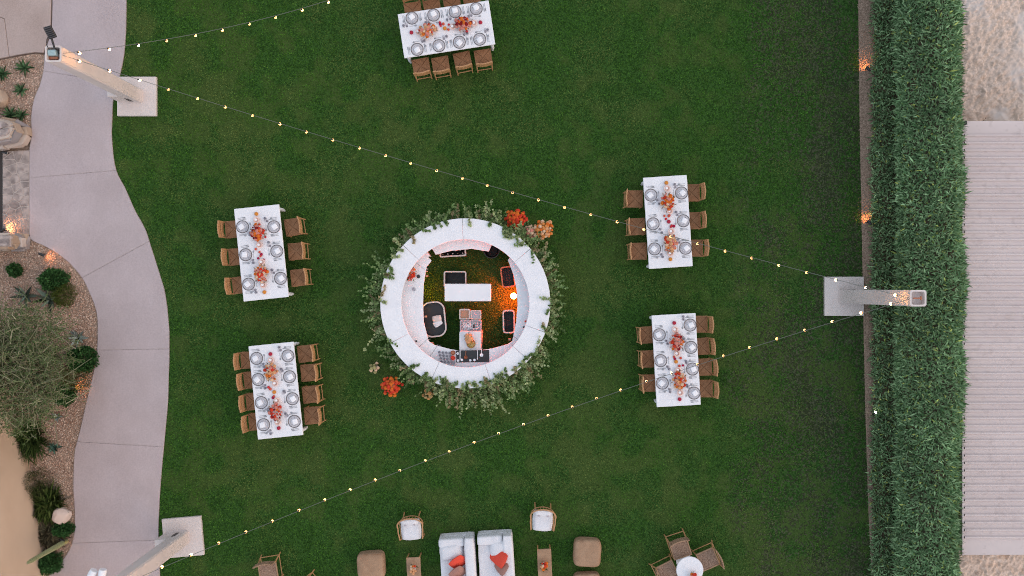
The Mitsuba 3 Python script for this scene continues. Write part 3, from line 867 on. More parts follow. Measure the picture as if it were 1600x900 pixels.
def flowers(p, rx, ry, rz, hh, pal, n, seed, label, group=None, leafn=70, name='flower_arrangement', br=(0.022, 0.042), leafcol=((0.05, 0.08, 0.03), (0.14, 0.16, 0.07)), stalks=0, z0=0.0):
    rs = np.random.RandomState(seed)
    k = thing(name, label, 'flowers', group)
    put('vase', S(move(lathe([(0.0, z0), (0.05, z0), (0.075, z0 + 0.05), (0.06, z0 + 0.10), (0.0, z0 + 0.10)], 14), p), 'm_rim', 40), k)
    c, s = math.cos(rz), math.sin(rz)
    for j in range(n):
        u = rs.rand() ** 0.5; a = rs.rand() * 2 * PI if n < 5 else 2.39996 * j + rs.rand() * 0.5
        u = math.sqrt((j + 0.5) / n) * (0.9 + 0.2 * rs.rand())
        x, y = rx * u * math.cos(a), ry * u * math.sin(a)
        z = z0 + 0.06 + hh * (1 - 0.75 * u * u) + 0.03 * rs.rand()
        r = br[0] + (br[1] - br[0]) * rs.rand()
        put('blossom', bloom(pal[rs.randint(len(pal))], rs.randint(4)), k, pose((p[0] + c * x - s * y, p[1] + s * x + c * y, p[2] + z), rs.rand() * 6, r))
    q = rs.rand(leafn); a = rs.rand(leafn) * 2 * PI
    X, Y = rx * 1.05 * np.sqrt(q) * np.cos(a), ry * 1.05 * np.sqrt(q) * np.sin(a)
    P = np.c_[p[0] + c * X - s * Y, p[1] + s * X + c * Y, p[2] + z0 + 0.05 + hh * (1 - 0.8 * q) * rs.rand(leafn)]
    D = np.c_[c * X - s * Y, s * X + c * Y, 0.05 + 0.1 * rs.rand(leafn)] + rs.normal(size=(leafn, 3)) * 0.05
    m, col = leaves(P, D, 0.05 + 0.05 * rs.rand(leafn), 0.028, shades(leafn, *leafcol))
    put('leaves', S(m, 'm_leaf', color=col), k, kind='stuff')
    return k


flowers(at(733, 527, 0.74), 0.09, 0.09, 0, 0.12, [PCH, CRM, PCH], 8, 901, 'peach flower posy on the cloth table inside the bar', br=(0.04, 0.07), leafn=20)
pk = thing('pineapple_bowl', 'round bowl of mottled fruit on the cloth table inside the bar', 'bowl')
p = at(736, 537, 0.80)
put('bowl', S(move(lathe([(0.0, 0.74), (0.06, 0.745), (0.115, 0.80), (0.12, 0.80), (0.07, 0.742), (0.0, 0.742)][:4] + [(0.105, 0.80), (0.05, 0.76), (0.0, 0.755)], 20), (p[0], p[1], 0)), 'm_wood', 40), pk)
for j in range(16):
    a, u = 2.4 * j, math.sqrt((j + .5) / 16) * 0.09
    v, f = sphere(0.028, (p[0] + u * math.cos(a), p[1] + u * math.sin(a), 0.815 + 0.02 * (1 - u / .09)), 1)
    put('fruit', S((v, f), 'm_bloom', True, color=[(0.42, 0.25, 0.08), (0.30, 0.26, 0.09), (0.45, 0.33, 0.16)][j % 3]), pk)

# bar mats with tools and jars
mk = put('bar_mat', S(move(cbox(0.86, 0.31, 0.02, ch=0.005), at(738.5, 556.5, SH) + [0, 0, 0.012], 0.02), 'm_black'))
tag(mk, 'black rubber bar mat on the bottom back shelf', 'bar mat')
for j, (px, py, m_, lab) in enumerate([(708, 551, 'm_copper', 'copper bowl, topmost of three left of the bar mat'), (708, 559, 'm_coral', 'red bowl between two others left of the bar mat'), (708, 566.5, 'm_greybin', 'grey bowl, lowest of three left of the bar mat')]):
    kk = thing('small_bowl', lab, 'bowl')
    put('body', S(lathe([(0.0, 0.0), (0.03, 0.0), (0.058, 0.05), (0.062, 0.05), (0.05, 0.02), (0.0, 0.018)], 18), m_, 40), kk, pose(at(px, py, SH) + [0, 0, 0.002]))
for j, (px, py) in enumerate([(715.5, 552), (716, 563), (722, 562), (735, 562.5), (741.5, 562), (752.5, 554.5), (728, 558)]):
    big = j in (5, 6)
    kk = thing('jigger', ('steel strainer with a handle on the bottom bar mat, right' if j == 5 else 'copper strainer with a handle on the bottom bar mat, middle') if big else f'small steel cup on the bottom bar mat, {ORD[j]} from the left', 'strainer' if big else 'cup')
    p = at(px, py, SH) + [0, 0, 0.024]
    mm = 'm_copper' if j == 6 else 'm_china'
    put('cup', S(lathe([(0.0, 0.0), (0.02, 0.0), (0.032 + .014 * big, 0.05), (0.028 + .014 * big, 0.05), (0.016, 0.006), (0.0, 0.006)], 14), mm, 40), kk, pose(p))
    if big:
        put('handle', S(tube([(0, 0.04, 0.04), (0, 0.17, 0.03)], 0.009, 6), mm), kk, pose(p))
for j, px in enumerate((719, 746)):
    kk = thing('bar_spoon', ['long steel bar spoon on the bottom mat, left', 'long steel bar spoon on the bottom mat, right'][j], 'spoon')
    p = at(px, 554, SH) + [0, 0, 0.03]
    put('handle', S(tube([(0, -0.10, 0), (0, 0.12, 0.0)], 0.010, 6), 'm_china'), kk, pose(p))
    put('bowl', S(sphere(0.016, (0, -0.11, 0), 1, (1, 1.4, .5)), 'm_china', True), kk, pose(p))
gob = [lathe([(0.0, 0.0), (0.033, 0.0), (0.033, 0.003), (0.005, 0.006), (0.005, 0.07), (0.03, 0.095), (0.042, 0.13), (0.036, 0.175)], 16), lathe([(0.0, 0.002), (0.032, 0.0), (0.036, 0.09), (0.033, 0.09), (0.029, 0.008), (0.0, 0.006)], 16)]
gob_s = [S(gob[0], 'm_glass', 40), S(gob[1], 'm_glass', 40)]
bt = 0
for r_ in range(4):
    for c_ in range(4):
        bt += 1
        p = at(687 + 5.4 * c_ + 1.0 * r_, 550 + 4.9 * r_ + 0.4 * c_, SH)
        if not opening.contains(Point(p[0], p[1])) and np.hypot(*(p[:2] - BC)) < 1.66:
            kk = put('bar_glass', gob_s[1], M=pose(p + [0, 0, 0.002]))
            tag(kk, f'clear tumbler on the bottom back shelf, {ORD[r_]} row from the top, {ORD[c_]} in its row', 'glass', 'clear tumblers standing in rows on the bottom back shelf')
tk2, tp = tub(707.5, 394, 0.68, 0.22, 0.02, 0.50, 0.06, 'black open crate of bottles under the top back shelf', 'm_black', 'm_rim', 'bottle_crate', categ='crate')
for j in range(9):
    kk = thing('bottle', f'dark bottle, {(ORD + ["ninth"])[j]} from left in the black crate under the top shelf', 'bottle', 'bottles in the black crate')
    x, y = -0.27 + 0.066 * j, (-0.04, 0.04)[j % 2]
    p = np.array([tp[0] + x, tp[1] + y + 0.06 * x, 0.04])
    put('body', S(lathe([(0, 0), (0.033, 0.0), (0.034, 0.24), (0.013, 0.31), (0.013, 0.37), (0, 0.37)], 12), 'm_gunmetal', 40), kk, pose(p))
    put('cap', S(lathe([(0.015, 0.37), (0.015, 0.395), (0, 0.395)], 10), 'm_china' if j % 3 else 'm_peach', 40), kk, pose(p))
for lab, px, py, m_, nm, cg in [('round black puck on the left back shelf of the bar', 654, 432, 'm_black', 'coaster', 'coaster'), ('small dark jar on the right back shelf', 818.5, 511, 'm_black', 'jar', 'jar'), ('tiny red jar on the right back shelf', 821, 502, 'm_coral', 'jar', 'jar'), ('tiny dark jar at the lower end of the left back shelf', 650.5, 533, 'm_black', 'jar', 'jar')]:
    kk = thing(nm, lab, cg)
    s_ = 1.0 if nm == 'coaster' else 0.55
    put('body', S(lathe([(0, 0), (0.045, 0.0), (0.047, 0.04), (0.04, 0.045), (0, 0.045)], 16), m_, 40), kk, pose(at(px, py, SH) + [0, 0, .002], 0, s_))
kk = thing('carafe', 'clear glass carafe on the left back shelf of the bar', 'carafe')
put('body', S(lathe([(0, 0), (0.05, 0.0), (0.055, 0.10), (0.025, 0.17), (0.03, 0.21)], 16), 'm_glass', 40), kk, pose(at(647, 452, SH) + [0, 0, .002]))
flowers(at(644, 430, SH + .03), 0.07, 0.19, -0.35, 0.08, [RED, ORG, RED, PNK], 14, 902, 'red and orange flowers on the left back shelf of the bar', leafn=20)

# ---------------------------------------------------------------- greenery round the bar
clock = lambda deg: (int(round((90 - deg) / 30.0)) - 1) % 12 + 1
HRS = ['', 'one', 'two', 'three', 'four', 'five', 'six', 'seven', 'eight', 'nine', 'ten', 'eleven', 'twelve']
arr = [(90, 34, .40, 46, .5), (62, 24, .50, 40, .6), (33, 30, .45, 34, .35), (3, 30, .44, 38, .3), (-28, 34, .46, 42, .4), (-60, 30, .62, 58, .8), (-88, 28, .68, 66, .9), (-116, 28, .50, 50, .5), (-146, 34, .45, 40, .25), (178, 30, .60, 50, .2), (150, 30, .34, 32, .3), (121, 30, .36, 38, .5)]
for (deg, span, out, ns, over) in arr:
    k = thing('greenery_arrangement', f"loose leafy greenery around the white bar, at its {HRS[clock(deg)]} o'clock", 'greenery', None)
    PP, DD, LL, CC, st = [], [], [], [], []
    for j in range(int(ns * (1.75 if deg in (-60, -88, 62) else 1.2))):
        th = math.radians(deg + (R.rand() - .5) * span * 1.25)
        er, et = np.array([math.cos(th), math.sin(th), 0]), np.array([-math.sin(th), math.cos(th), 0])
        low = R.rand() < 0.5
        ov_ = (not low) and R.rand() < 0.33 * over
        z0 = 0.05 + 0.25 * R.rand() if low else 0.45 + 0.5 * R.rand()
        root = np.r_[BC, 0] + er * (2.10 + 0.10 * R.rand()) + [0, 0, z0]
        ln_ = out * 0.85 * (0.35 + 0.95 * R.rand())
        dirv = er * (0.8 + .4 * R.rand()) + et * R.normal() * 0.6 + np.array([0, 0, 0.25 + 0.5 * R.rand() if not low else 0.35])
        if ov_:
            root[2] = 1.0; root[:2] = BC + er[:2] * 2.24
            dirv = -er * (0.35 + .3 * R.rand()) + et * R.normal() * 0.5 + np.array([0, 0, 0.42]); ln_ = 0.28 + 0.26 * R.rand()
        tt_ = np.linspace(0, 1, 8)[:, None]
        pts = root + dirv * ln_ * tt_ - np.array([0, 0, 1]) * (0.22 * ln_) * tt_ ** 2
        if ov_:
            pts[:, 2] = np.maximum(pts[:, 2], np.where(np.hypot(pts[:, 0] - BC[0], pts[:, 1] - BC[1]) < 2.24, 1.09, 0))
        pts[:, 2] = np.maximum(pts[:, 2], 0.02)
        st.append(tube(pts, np.linspace(0.006, 0.002, 8), 3))
        nl = 18 + R.randint(14)
        s_ = R.rand(nl) * 7; i0 = np.minimum(s_.astype(int), 6); fr = (s_ - i0)[:, None]
        P = pts[i0] * (1 - fr) + pts[i0 + 1] * fr
        D = dirv / np.linalg.norm(dirv) * 0.4 + R.normal(size=(nl, 3)) * [.6, .6, .35] + [0, 0, 0.1]
        PP.append(P); DD.append(D); LL.append(0.05 + 0.035 * R.rand(nl))
        kind = R.rand()
        CC.append(shades(nl, (0.085, 0.155, 0.050), (0.30, 0.41, 0.17), 0.25) if kind < .6 else shades(nl, (0.26, 0.34, 0.15), (0.50, 0.55, 0.30), 0.2) if kind < 0.9 else shades(nl, (0.26, 0.21, 0.10), (0.46, 0.38, 0.23), 0.2))
    m, c = leaves(np.vstack(PP), np.vstack(DD), np.concatenate(LL), 0.046 + 0.026 * R.rand(sum(map(len, LL))), np.vstack(CC))
    put('leaves', S(m, 'm_leaf', color=c), k, kind='stuff')
    v, f = cat(st)
    put('stems', S((v, f), 'm_grain', color=(0.12, 0.11, 0.06)), k, kind='stuff')
for (px, py, z, r_, pal, n_, lab, s_) in [(806, 341, 0.75, 0.27, [RED, ORG, RED, (0.62, 0.10, 0.03)], 44, "ball of bright red and orange roses beside the bar's upper right edge", 911), (848, 359, 0.7, 0.28, [PCH, ORG, CRM, (0.66, 0.26, 0.08)], 48, "peach and apricot flower ball beside the bar's upper right edge", 912),
                                          (611, 603, 0.65, 0.27, [RED, ORG, (0.68, 0.12, 0.04)], 42, "orange red flower ball beside the bar's lower left edge", 913), (829, 362, 0.62, 0.18, [CRM, PNK, (0.45, 0.36, 0.20)], 24, 'small cream flowers between the red and peach flower balls', 914), (585, 575, 0.5, 0.14, [CRM, (0.40, 0.36, 0.16)], 9, "few pale buds near the bar's lower left flower ball", 915),
                                          (670, 615, 0.40, 0.16, [(0.5, 0.26, 0.10), (0.42, 0.30, 0.14)], 10, 'faded orange flowers low in the greenery at the lower left of the bar', 916)]:
    p = at(px, py, z)
    k = flowers((p[0], p[1], z - 0.2), r_, r_ * .9, 0.4, 0.26, pal, n_, s_, lab, None, 90, br=(0.032, 0.058))
    put('stand', S(tube([(p[0], p[1], 0.0), (p[0], p[1], z - 0.19)], [0.05, 0.02], 8), 'm_dark'), k)

# ================================================================ DINING TABLES
# rush seat: four wedges of wound cord meeting on the diagonals
def rush_seat(w=0.45, d=0.42, n=11):
    V, Fq = [], []
    hs = []
    for r in range(n * 2 + 1):
        s = 1 - r / (n * 2 + 0.5)
        z = 0.006 * (r % 2) - 0.010 * (1 - s) ** 1
        ww, dd = w / 2 * s, d / 2 * s
        V += [(-ww, -dd, z), (ww, -dd, z), (ww, dd, z), (-ww, dd, z)]
    for r in range(n * 2):
        for j in range(4):
            a, b = r * 4 + j, r * 4 + (j + 1) % 4
            Fq.append((a, b, b + 4, a + 4))
    V = np.array(V)
    base = cbox(w, d, 0.03, (0, 0, -0.016), 0.008)
    return cat([(V, np.array(Fq)), base])


def build_chair():
    parts = []
    seat = rush_seat(); parts.append(('seat', S((seat[0] + [0, 0, .455], seat[1]), 'm_rush')))
    parts.append(('seat_seam', S(cat([tube([(-.215, -.20, .458), (0, 0, .449), (.215, .20, .458)], .006, 5), tube([(-.215, .20, .458), (0, 0, .449), (.215, -.20, .458)], .006, 5)]), 'm_seam')))
    for s in (-1, 1):
        parts.append(('front_leg', S(tube([(s * .205, .195, 0), (s * .21, .19, .45)], [.016, .019], 8), 'm_wood', 50)))
        parts.append(('back_post', S(tube([(s * .20, -.250, 0), (s * .205, -.215, .44), (s * .208, -.232, .64), (s * .208, -.255, .83)], [.015, .02, .019, .015], 8), 'm_wood', 50)))
        parts.append(('side_stretcher', S(tube([(s * .203, .19, .2), (s * .20, -.234, .2)], .011, 6), 'm_wood')))
    w = np.linspace(-.2, .2, 7)
    def rail(y, z, h, t, bow):
        pts = []
        ms = []
        for a, b in zip(w[:-1], w[1:]):
            m = (a + b) / 2
            ms.append(cbox(b - a + .004, t, h, (m, y - bow * (1 - (m / .2) ** 2), z), .006))
        return cat(ms)
    parts.append(('back_slat', S(rail(-.230, .575, .15, .026, .025), 'm_wood')))
    parts.append(('top_rail', S(rail(-.246, .755, .17, .032, .03), 'm_wood')))
    parts.append(('rear_stretcher', S(tube([(-.20, -.238, .15), (.20, -.238, .15)], .012, 6), 'm_wood')))
    parts.append(('front_stretcher', S(tube([(-.205, .193, .26), (.205, .193, .26)], .011, 6), 'm_wood')))
    parts.append(('seat_frame', S(cat([cbox(.42, .03, .04, (0, .2, .432), .006), cbox(.42, .03, .04, (0, -.2, .432), .006), cbox(.03, .40, .04, (.205, 0, .432), .006), cbox(.03, .40, .04, (-.205, 0, .432), .006)]), 'm_wood')))
    return parts


chair_parts = build_chair()


def place_parts(k, parts, M):
    for nm, sh in parts:
        put(nm, sh, k, M)


turned = lathe([(0.0, 0.0), (0.028, 0.0), (0.034, 0.03), (0.026, 0.06), (0.038, 0.12), (0.050, 0.22), (0.044, 0.36), (0.028, 0.44), (0.046, 0.47), (0.03, 0.50), (0.05, 0.53), (0.05, 0.70), (0.0, 0.70)], 16)
leg_s = S(turned, 'm_white', 40)
# tableware
rim_s = S(cat([lathe([(0.148, 0.004), (0.165, 0.012), (0.168, 0.010), (0.168, 0.006), (0.150, 0.0)], 36)]), 'm_gunmetal', 40)
chg_s = S(lathe([(0.150, 0.005), (0.11, 0.003), (0.0, 0.003)][::-1] + [(0.150, 0.0), (0.0, 0.0)], 36), 'm_charger', 40)
pl_s = S(lathe([(0.0, 0.005), (0.075, 0.005), (0.118, 0.014), (0.122, 0.012), (0.08, 0.0), (0.0, 0.0)], 32), 'm_plate', 40)
plr_s = S(lathe([(0.100, 0.0125), (0.104, 0.0135), (0.106, 0.0132), (0.102, 0.0120)], 32), 'm_gunmetal', 40)


def napkin_mesh():
    v, f = cushion(0.145, 0.145, 0.03, 9, 3, 5.0)
    v[:, 2] += 0.016
    fold = cushion(0.10, 0.13, 0.012, 7, 5, 6.0)
    return cat([(v, f), (fold[0] + [0.012, 0.0, 0.033], fold[1])])


nap_s = S(napkin_mesh(), 'm_napkin', 60)
fork_s = S(cat([cbox(.009, .125, .004, (0, -.035, .004), .0015), cbox(.024, .03, .004, (0, .045, .004), .0015)] + [cbox(.004, .05, .003, (x, .083, .005), .001) for x in (-.0095, -.003, .003, .0095)]), 'm_steel')
knife_s = S(cat([cbox(.012, .10, .006, (0, -.055, .004), .002), cbox(.019, .13, .003, (.002, .055, .004), .001)]), 'm_steel')
spoon_s = S(cat([cbox(.008, .13, .004, (0, -.035, .004), .0015), sphere(.022, (0, .06, .006), 1, (1, 1.5, .25))]), 'm_steel')
bowl_s = S(lathe([(0.0, 0.0), (0.04, 0.0), (0.078, 0.035), (0.084, 0.07), (0.062, 0.076), (0.052, 0.045), (0.03, 0.020), (0.0, 0.018)], 22), 'm_shell', 40)
wax_s = S(move(lathe([(0.034, 0.018), (0.034, 0.085), (0.0, 0.087)], 16), (-0.018, 0.008, 0)), 'm_napkin', 40)
vot_col = {'orange': (0.62, 0.24, 0.05), 'red': (0.40, 0.035, 0.06)}
vot_s = {}
for c_, col in vot_col.items():
    v, f = lathe([(0.0, 0.0), (0.035, 0.0), (0.05, 0.025), (0.047, 0.05), (0.03, 0.062), (0.0, 0.058)], 18)
    vot_s[c_] = S((v, f), 'm_bloom', 40 and True, color=col)
fruit_s = [S(sphere(1.0, (0, 0, 0.8), 1, (1, 1, .85)), 'm_bloom', True, color=c_) for c_ in ((0.55, 0.04, 0.05), (0.60, 0.10, 0.06), (0.34, 0.02, 0.06))]
card_s = S(cbox(.055, .085, .004, (0, 0, .004), .001), 'm_china')

TZ = 0.76


def local(pts, s, o):
    return [(o[0] + a / s, o[1] + b / s) for a, b in pts]


tables = [
    dict(name='upper left table', corners=local([(226, 130), (580, 98), (655, 818), (303, 857)], 5, (320, 300)), org=(5, (320, 300)), sides=('left', 'right'),
         chairs=([(344.4, 358), (350, 401.6), (355.6, 447)], [(467.6, 351), (473, 391), (477, 432)]),
         plates=([(295, 272), (320, 490), (343, 720)], [(540, 272), (563, 462), (593, 675)]),
         flowers=[(415, 318), (440, 638)], bowls=[(410, 220), (432, 415), (450, 548), (462, 727)], votives=[(405, 172, 'orange'), (468, 782, 'orange')],
         fruits=[(400, 447), (430, 470), (445, 487), (438, 500), (420, 518), (462, 528), (475, 352)], card=(475, 455)),
    dict(name='lower left table', corners=local([(190, 105), (543, 70), (618, 795), (265, 838)], 5, (350, 520)), org=(5, (350, 520)), sides=('left', 'right'),
         chairs=([(369, 565), (374, 597), (377.4, 631), (381.4, 663)], [(488, 552), (493, 583), (495.6, 617), (498.4, 651)]),
         plates=([(255, 200), (268, 365), (292, 545), (310, 718)], [(500, 180), (513, 343), (535, 515), (550, 692)]),
         flowers=[(368, 305), (408, 618)], bowls=[(373, 212), (405, 393), (418, 528), (425, 695)], votives=[(365, 165, 'red'), (430, 743, 'red'), (395, 462, 'orange')],
         fruits=[(350, 425), (365, 438), (392, 495), (385, 505)], card=(437, 430)),
    dict(name='upper right table', corners=local([(236, 95), (600, 68), (648, 825), (288, 848)], 5.294, (960, 260)), org=(5.294, (960, 260)), sides=('left', 'right'),
         chairs=([(979.8, 308.7), (983.6, 353.5), (986, 392.2)], [(1098.8, 298.7), (1100.2, 343), (1104, 387)]),
         plates=([(302, 238), (320, 475), (332, 683)], [(555, 220), (570, 450), (588, 677)]),
         flowers=[(440, 292), (460, 635)], bowls=[(433, 185), (455, 372), (467, 540), (460, 720)], votives=[(428, 137, 'orange'), (462, 768, 'orange'), (448, 458, 'red')],
         fruits=[(412, 410), (425, 435), (455, 405), (448, 412), (472, 490), (490, 495), (465, 500)], card=(480, 515)),
    dict(name='lower right table', corners=local([(202, 68), (566, 48), (610, 806), (245, 828)], 5.294, (980, 480)), org=(5.294, (980, 480)), sides=('left', 'right'),
         chairs=([(1000.8, 525.3), (1003, 563), (1005, 601)], [(1111.3, 507.4), (1114, 541.4), (1118, 574.4), (1119.4, 609.4)]),
         plates=([(265, 228), (277, 442), (290, 628)], [(520, 148), (527, 332), (540, 512), (552, 710)]),
         flowers=[(408, 285), (430, 605)], bowls=[(392, 185), (408, 382), (418, 520), (435, 705)], votives=[(387, 130, 'red'), (432, 760, 'red'), (402, 450, 'orange')],
         fruits=[(385, 410), (392, 425), (440, 420), (430, 485), (460, 480)], card=(350, 520)),
    dict(name='top table', corners=local([(262, 140), (1175, 5), (1250, 440), (335, 585)], 6.427, (580, 0)), org=(6.427, (580, 0)), sides=('far', 'near'),
         chairs=([(641, -4), (671, -8), (703, -12), (734, -16)], [(659, 113.6), (689.7, 111), (724.7, 103.5), (756.6, 99.6)]),
         plates=([(410, 182), (628, 152), (843, 118), (1055, 88)], [(462, 497), (680, 460), (885, 425), (1090, 395)]),
         flowers=[(560, 310), (925, 240)], bowls=[(478, 325), (645, 298), (822, 275), (1037, 240)], votives=[(405, 330, 'red'), (1097, 228, 'red'), (740, 288, 'orange')],
         fruits=[(690, 228), (695, 245), (698, 262), (780, 250), (775, 300), (725, 243), (960, 320)], card=(1013, 340)),
]
seed = 0
for ti, tb in enumerate(tables):
    nm = tb['name']; horiz = nm == 'top table'
    c = np.array([at(a, b, TZ)[:2] for a, b in tb['corners']])
    cen = c.mean(0)
    if horiz:
        u = (c[1] + c[2] - c[0] - c[3]); vside = (c[0] + c[1] - c[2] - c[3])    # u along the table, vside towards its far side
    else:
        u = (c[3] + c[2] - c[0] - c[1]); vside = (c[0] + c[3] - c[1] - c[2])
    L, W = np.linalg.norm(u) / 2, np.linalg.norm(vside) / 2
    u = u / np.linalg.norm(u); vv = vside / np.linalg.norm(vside)
    ang = math.atan2(u[1], u[0])
    k = thing('dining_table', f'long white dining table with turned legs, the {nm}' if not horiz else 'long white dining table with turned legs at the top edge', 'table', 'white dining tables on the lawn')
    put('tabletop', S(move(cbox(L, W, 0.045, ch=0.010), (cen[0], cen[1], TZ - 0.0225), ang), 'm_white'), k)
    put('apron', S(move(cbox(L - .16, W - .16, 0.09, ch=0.006), (cen[0], cen[1], TZ - 0.0925), ang), 'm_white'), k)
    for su in (-1, 1):
        for sv in (-1, 1):
            q = cen + u * su * (L / 2 - 0.085) + vv * sv * (W / 2 - 0.085)
            put('leg', leg_s, k, pose((q[0], q[1], 0.0)))
    s_, o_ = tb['org']
    where = (lambda i: f'{ORD[i]} from left') if horiz else (lambda i: f'{ORD[i]} from top')
    for side in (0, 1):
        out = vv if side == 0 else -vv
        sname = f"{tb['sides'][side]} side of {nm}"
        for i, (px, py) in enumerate(tb['chairs'][side]):
            rz = math.atan2(-out[1], -out[0]) - PI / 2 + R.normal() * 0.03
            fwd = np.array([-math.sin(rz), math.cos(rz)])
            q = at(px, py, 0.72)[:2] + fwd * 0.245
            ck = thing('dining_chair', f'rush seat wood chair, {where(i)}, {sname}', 'chair', 'honey wood chairs at the dining tables')
            place_parts(ck, chair_parts, pose((q[0], q[1], 0.004), rz))
        for i, (px, py) in enumerate(tb['plates'][side]):
            q = at(o_[0] + px / s_, o_[1] + py / s_, TZ)
            fw = -out; rt = np.array([fw[1], -fw[0]])
            rz = math.atan2(fw[1], fw[0]) - PI / 2
            tail = f'at {ORD[i]} place from {"left" if horiz else "top"}, {sname}'
            ck = thing('charger_plate', f'glass charger with dark rim {tail}', 'charger plate', 'charger plates on the dining tables')
            put('disc', chg_s, ck, pose(q + [0, 0, .001])); put('rim', rim_s, ck, pose(q + [0, 0, .002]))
            ck = thing('dinner_plate', f'white plate {tail}', 'plate', 'plates on the chargers')
            put('dish', pl_s, ck, pose(q + [0, 0, .008])); put('line', plr_s, ck, pose(q + [0, 0, .0092]))
            ck = put('napkin', nap_s, M=pose(q + [out[0] * .025, out[1] * .025, .018], rz + 0.5 + 0.25 * R.normal()))
            tag(ck, f'folded white napkin {tail}', 'napkin', 'napkins on the plates')
            j_ = lambda: 0.03 * R.normal()
            for nm2, sh, dx, dy, r2, lab in (('dinner_fork', fork_s, -.235, -.01, 0, 'outer fork'), ('dinner_fork', fork_s, -.200, .0, 0, 'inner fork'), ('dinner_knife', knife_s, .200, .0, 0, 'knife'), ('soup_spoon', spoon_s, .235, -.01, 0, 'spoon'), ('dessert_spoon', spoon_s, .0, .205, PI / 2, 'dessert spoon')):
                g = q + np.r_[rt * dx + fw * dy, 0.001]
                ck = put(nm2, sh, M=pose(g, rz + r2 + j_()))
                tag(ck, f'{lab} {tail}', lab.split()[-1], f'steel {nm2.split("_")[-1]}s on the dining tables')
            for gi, (dx, dy, lab) in enumerate(((.165, .165, 'stemmed wine glass'), (.235, .185, 'water tumbler'))):
                g = q + np.r_[rt * dx + fw * dy + R.normal(size=2) * .008, 0.001]
                ck = put('wine_glass' if gi == 0 else 'water_glass', gob_s[gi], M=pose(g))
                tag(ck, f'{lab} {tail}', 'glass', f'{lab}s on the dining tables')
    two = ('left', 'right') if horiz else ('upper', 'lower')
    for i, (px, py) in enumerate(tb['flowers']):
        seed += 1
        pal = [[RED, ORG, PNK, PCH, CRM, PCH], [PNK, RED, ORG, PNK, DRK], [PCH, ORG, CRM, RED, PNK]][seed % 3]
        flowers(at(o_[0] + px / s_, o_[1] + py / s_, TZ + .08) - [0, 0, .079], 0.22, 0.165, ang, 0.13, pal, 30 + (seed * 7) % 9, 100 + seed, f'low red and orange flower centrepiece, {two[i]} one on the {nm}', 'flower centrepieces', 40, br=(0.020, 0.050), leafcol=((0.16, 0.12, 0.05), (0.42, 0.27, 0.15)))
    for i, (px, py) in enumerate(tb['bowls']):
        q = at(o_[0] + px / s_, o_[1] + py / s_, TZ)
        ck = thing('candle_bowl', f'pink shell bowl with white candle, {where(i)} on the {nm}', 'candle bowl', 'pink candle bowls along the tables')
        put('bowl', bowl_s, ck, pose(q + [0, 0, .001])); put('candle', wax_s, ck, pose(q + [0, 0, .003]))
    for i, (px, py, col) in enumerate(tb['votives']):
        ck = put('votive', vot_s[col], M=pose(at(o_[0] + px / s_, o_[1] + py / s_, TZ) + [0, 0, .001]))
        end = ('left' if horiz else 'top', 'right' if horiz else 'bottom')[i] + ' end' if i < 2 else 'middle'
        tag(ck, f'{col} glass votive at the {end} of the {nm}', 'votive')
    for i, (px, py) in enumerate(sorted(tb['fruits'], key=lambda q: q[0] if horiz else q[1])):
        ck = put('fruit', fruit_s[R.randint(3)], M=pose(at(o_[0] + px / s_, o_[1] + py / s_, TZ) + [0, 0, .001], 0, 0.028 + 0.012 * R.rand()))
        tag(ck, f'small loose red fruit, {where(i)} among those along the {nm}', 'fruit', 'loose red fruits on the tables')
    px, py = tb['card']
    ck = put('table_card', card_s, M=pose(at(o_[0] + px / s_, o_[1] + py / s_, TZ) + [0, 0, .001], ang + 1.1))
    tag(ck, f'small white card beside the centre line of the {nm}', 'card')

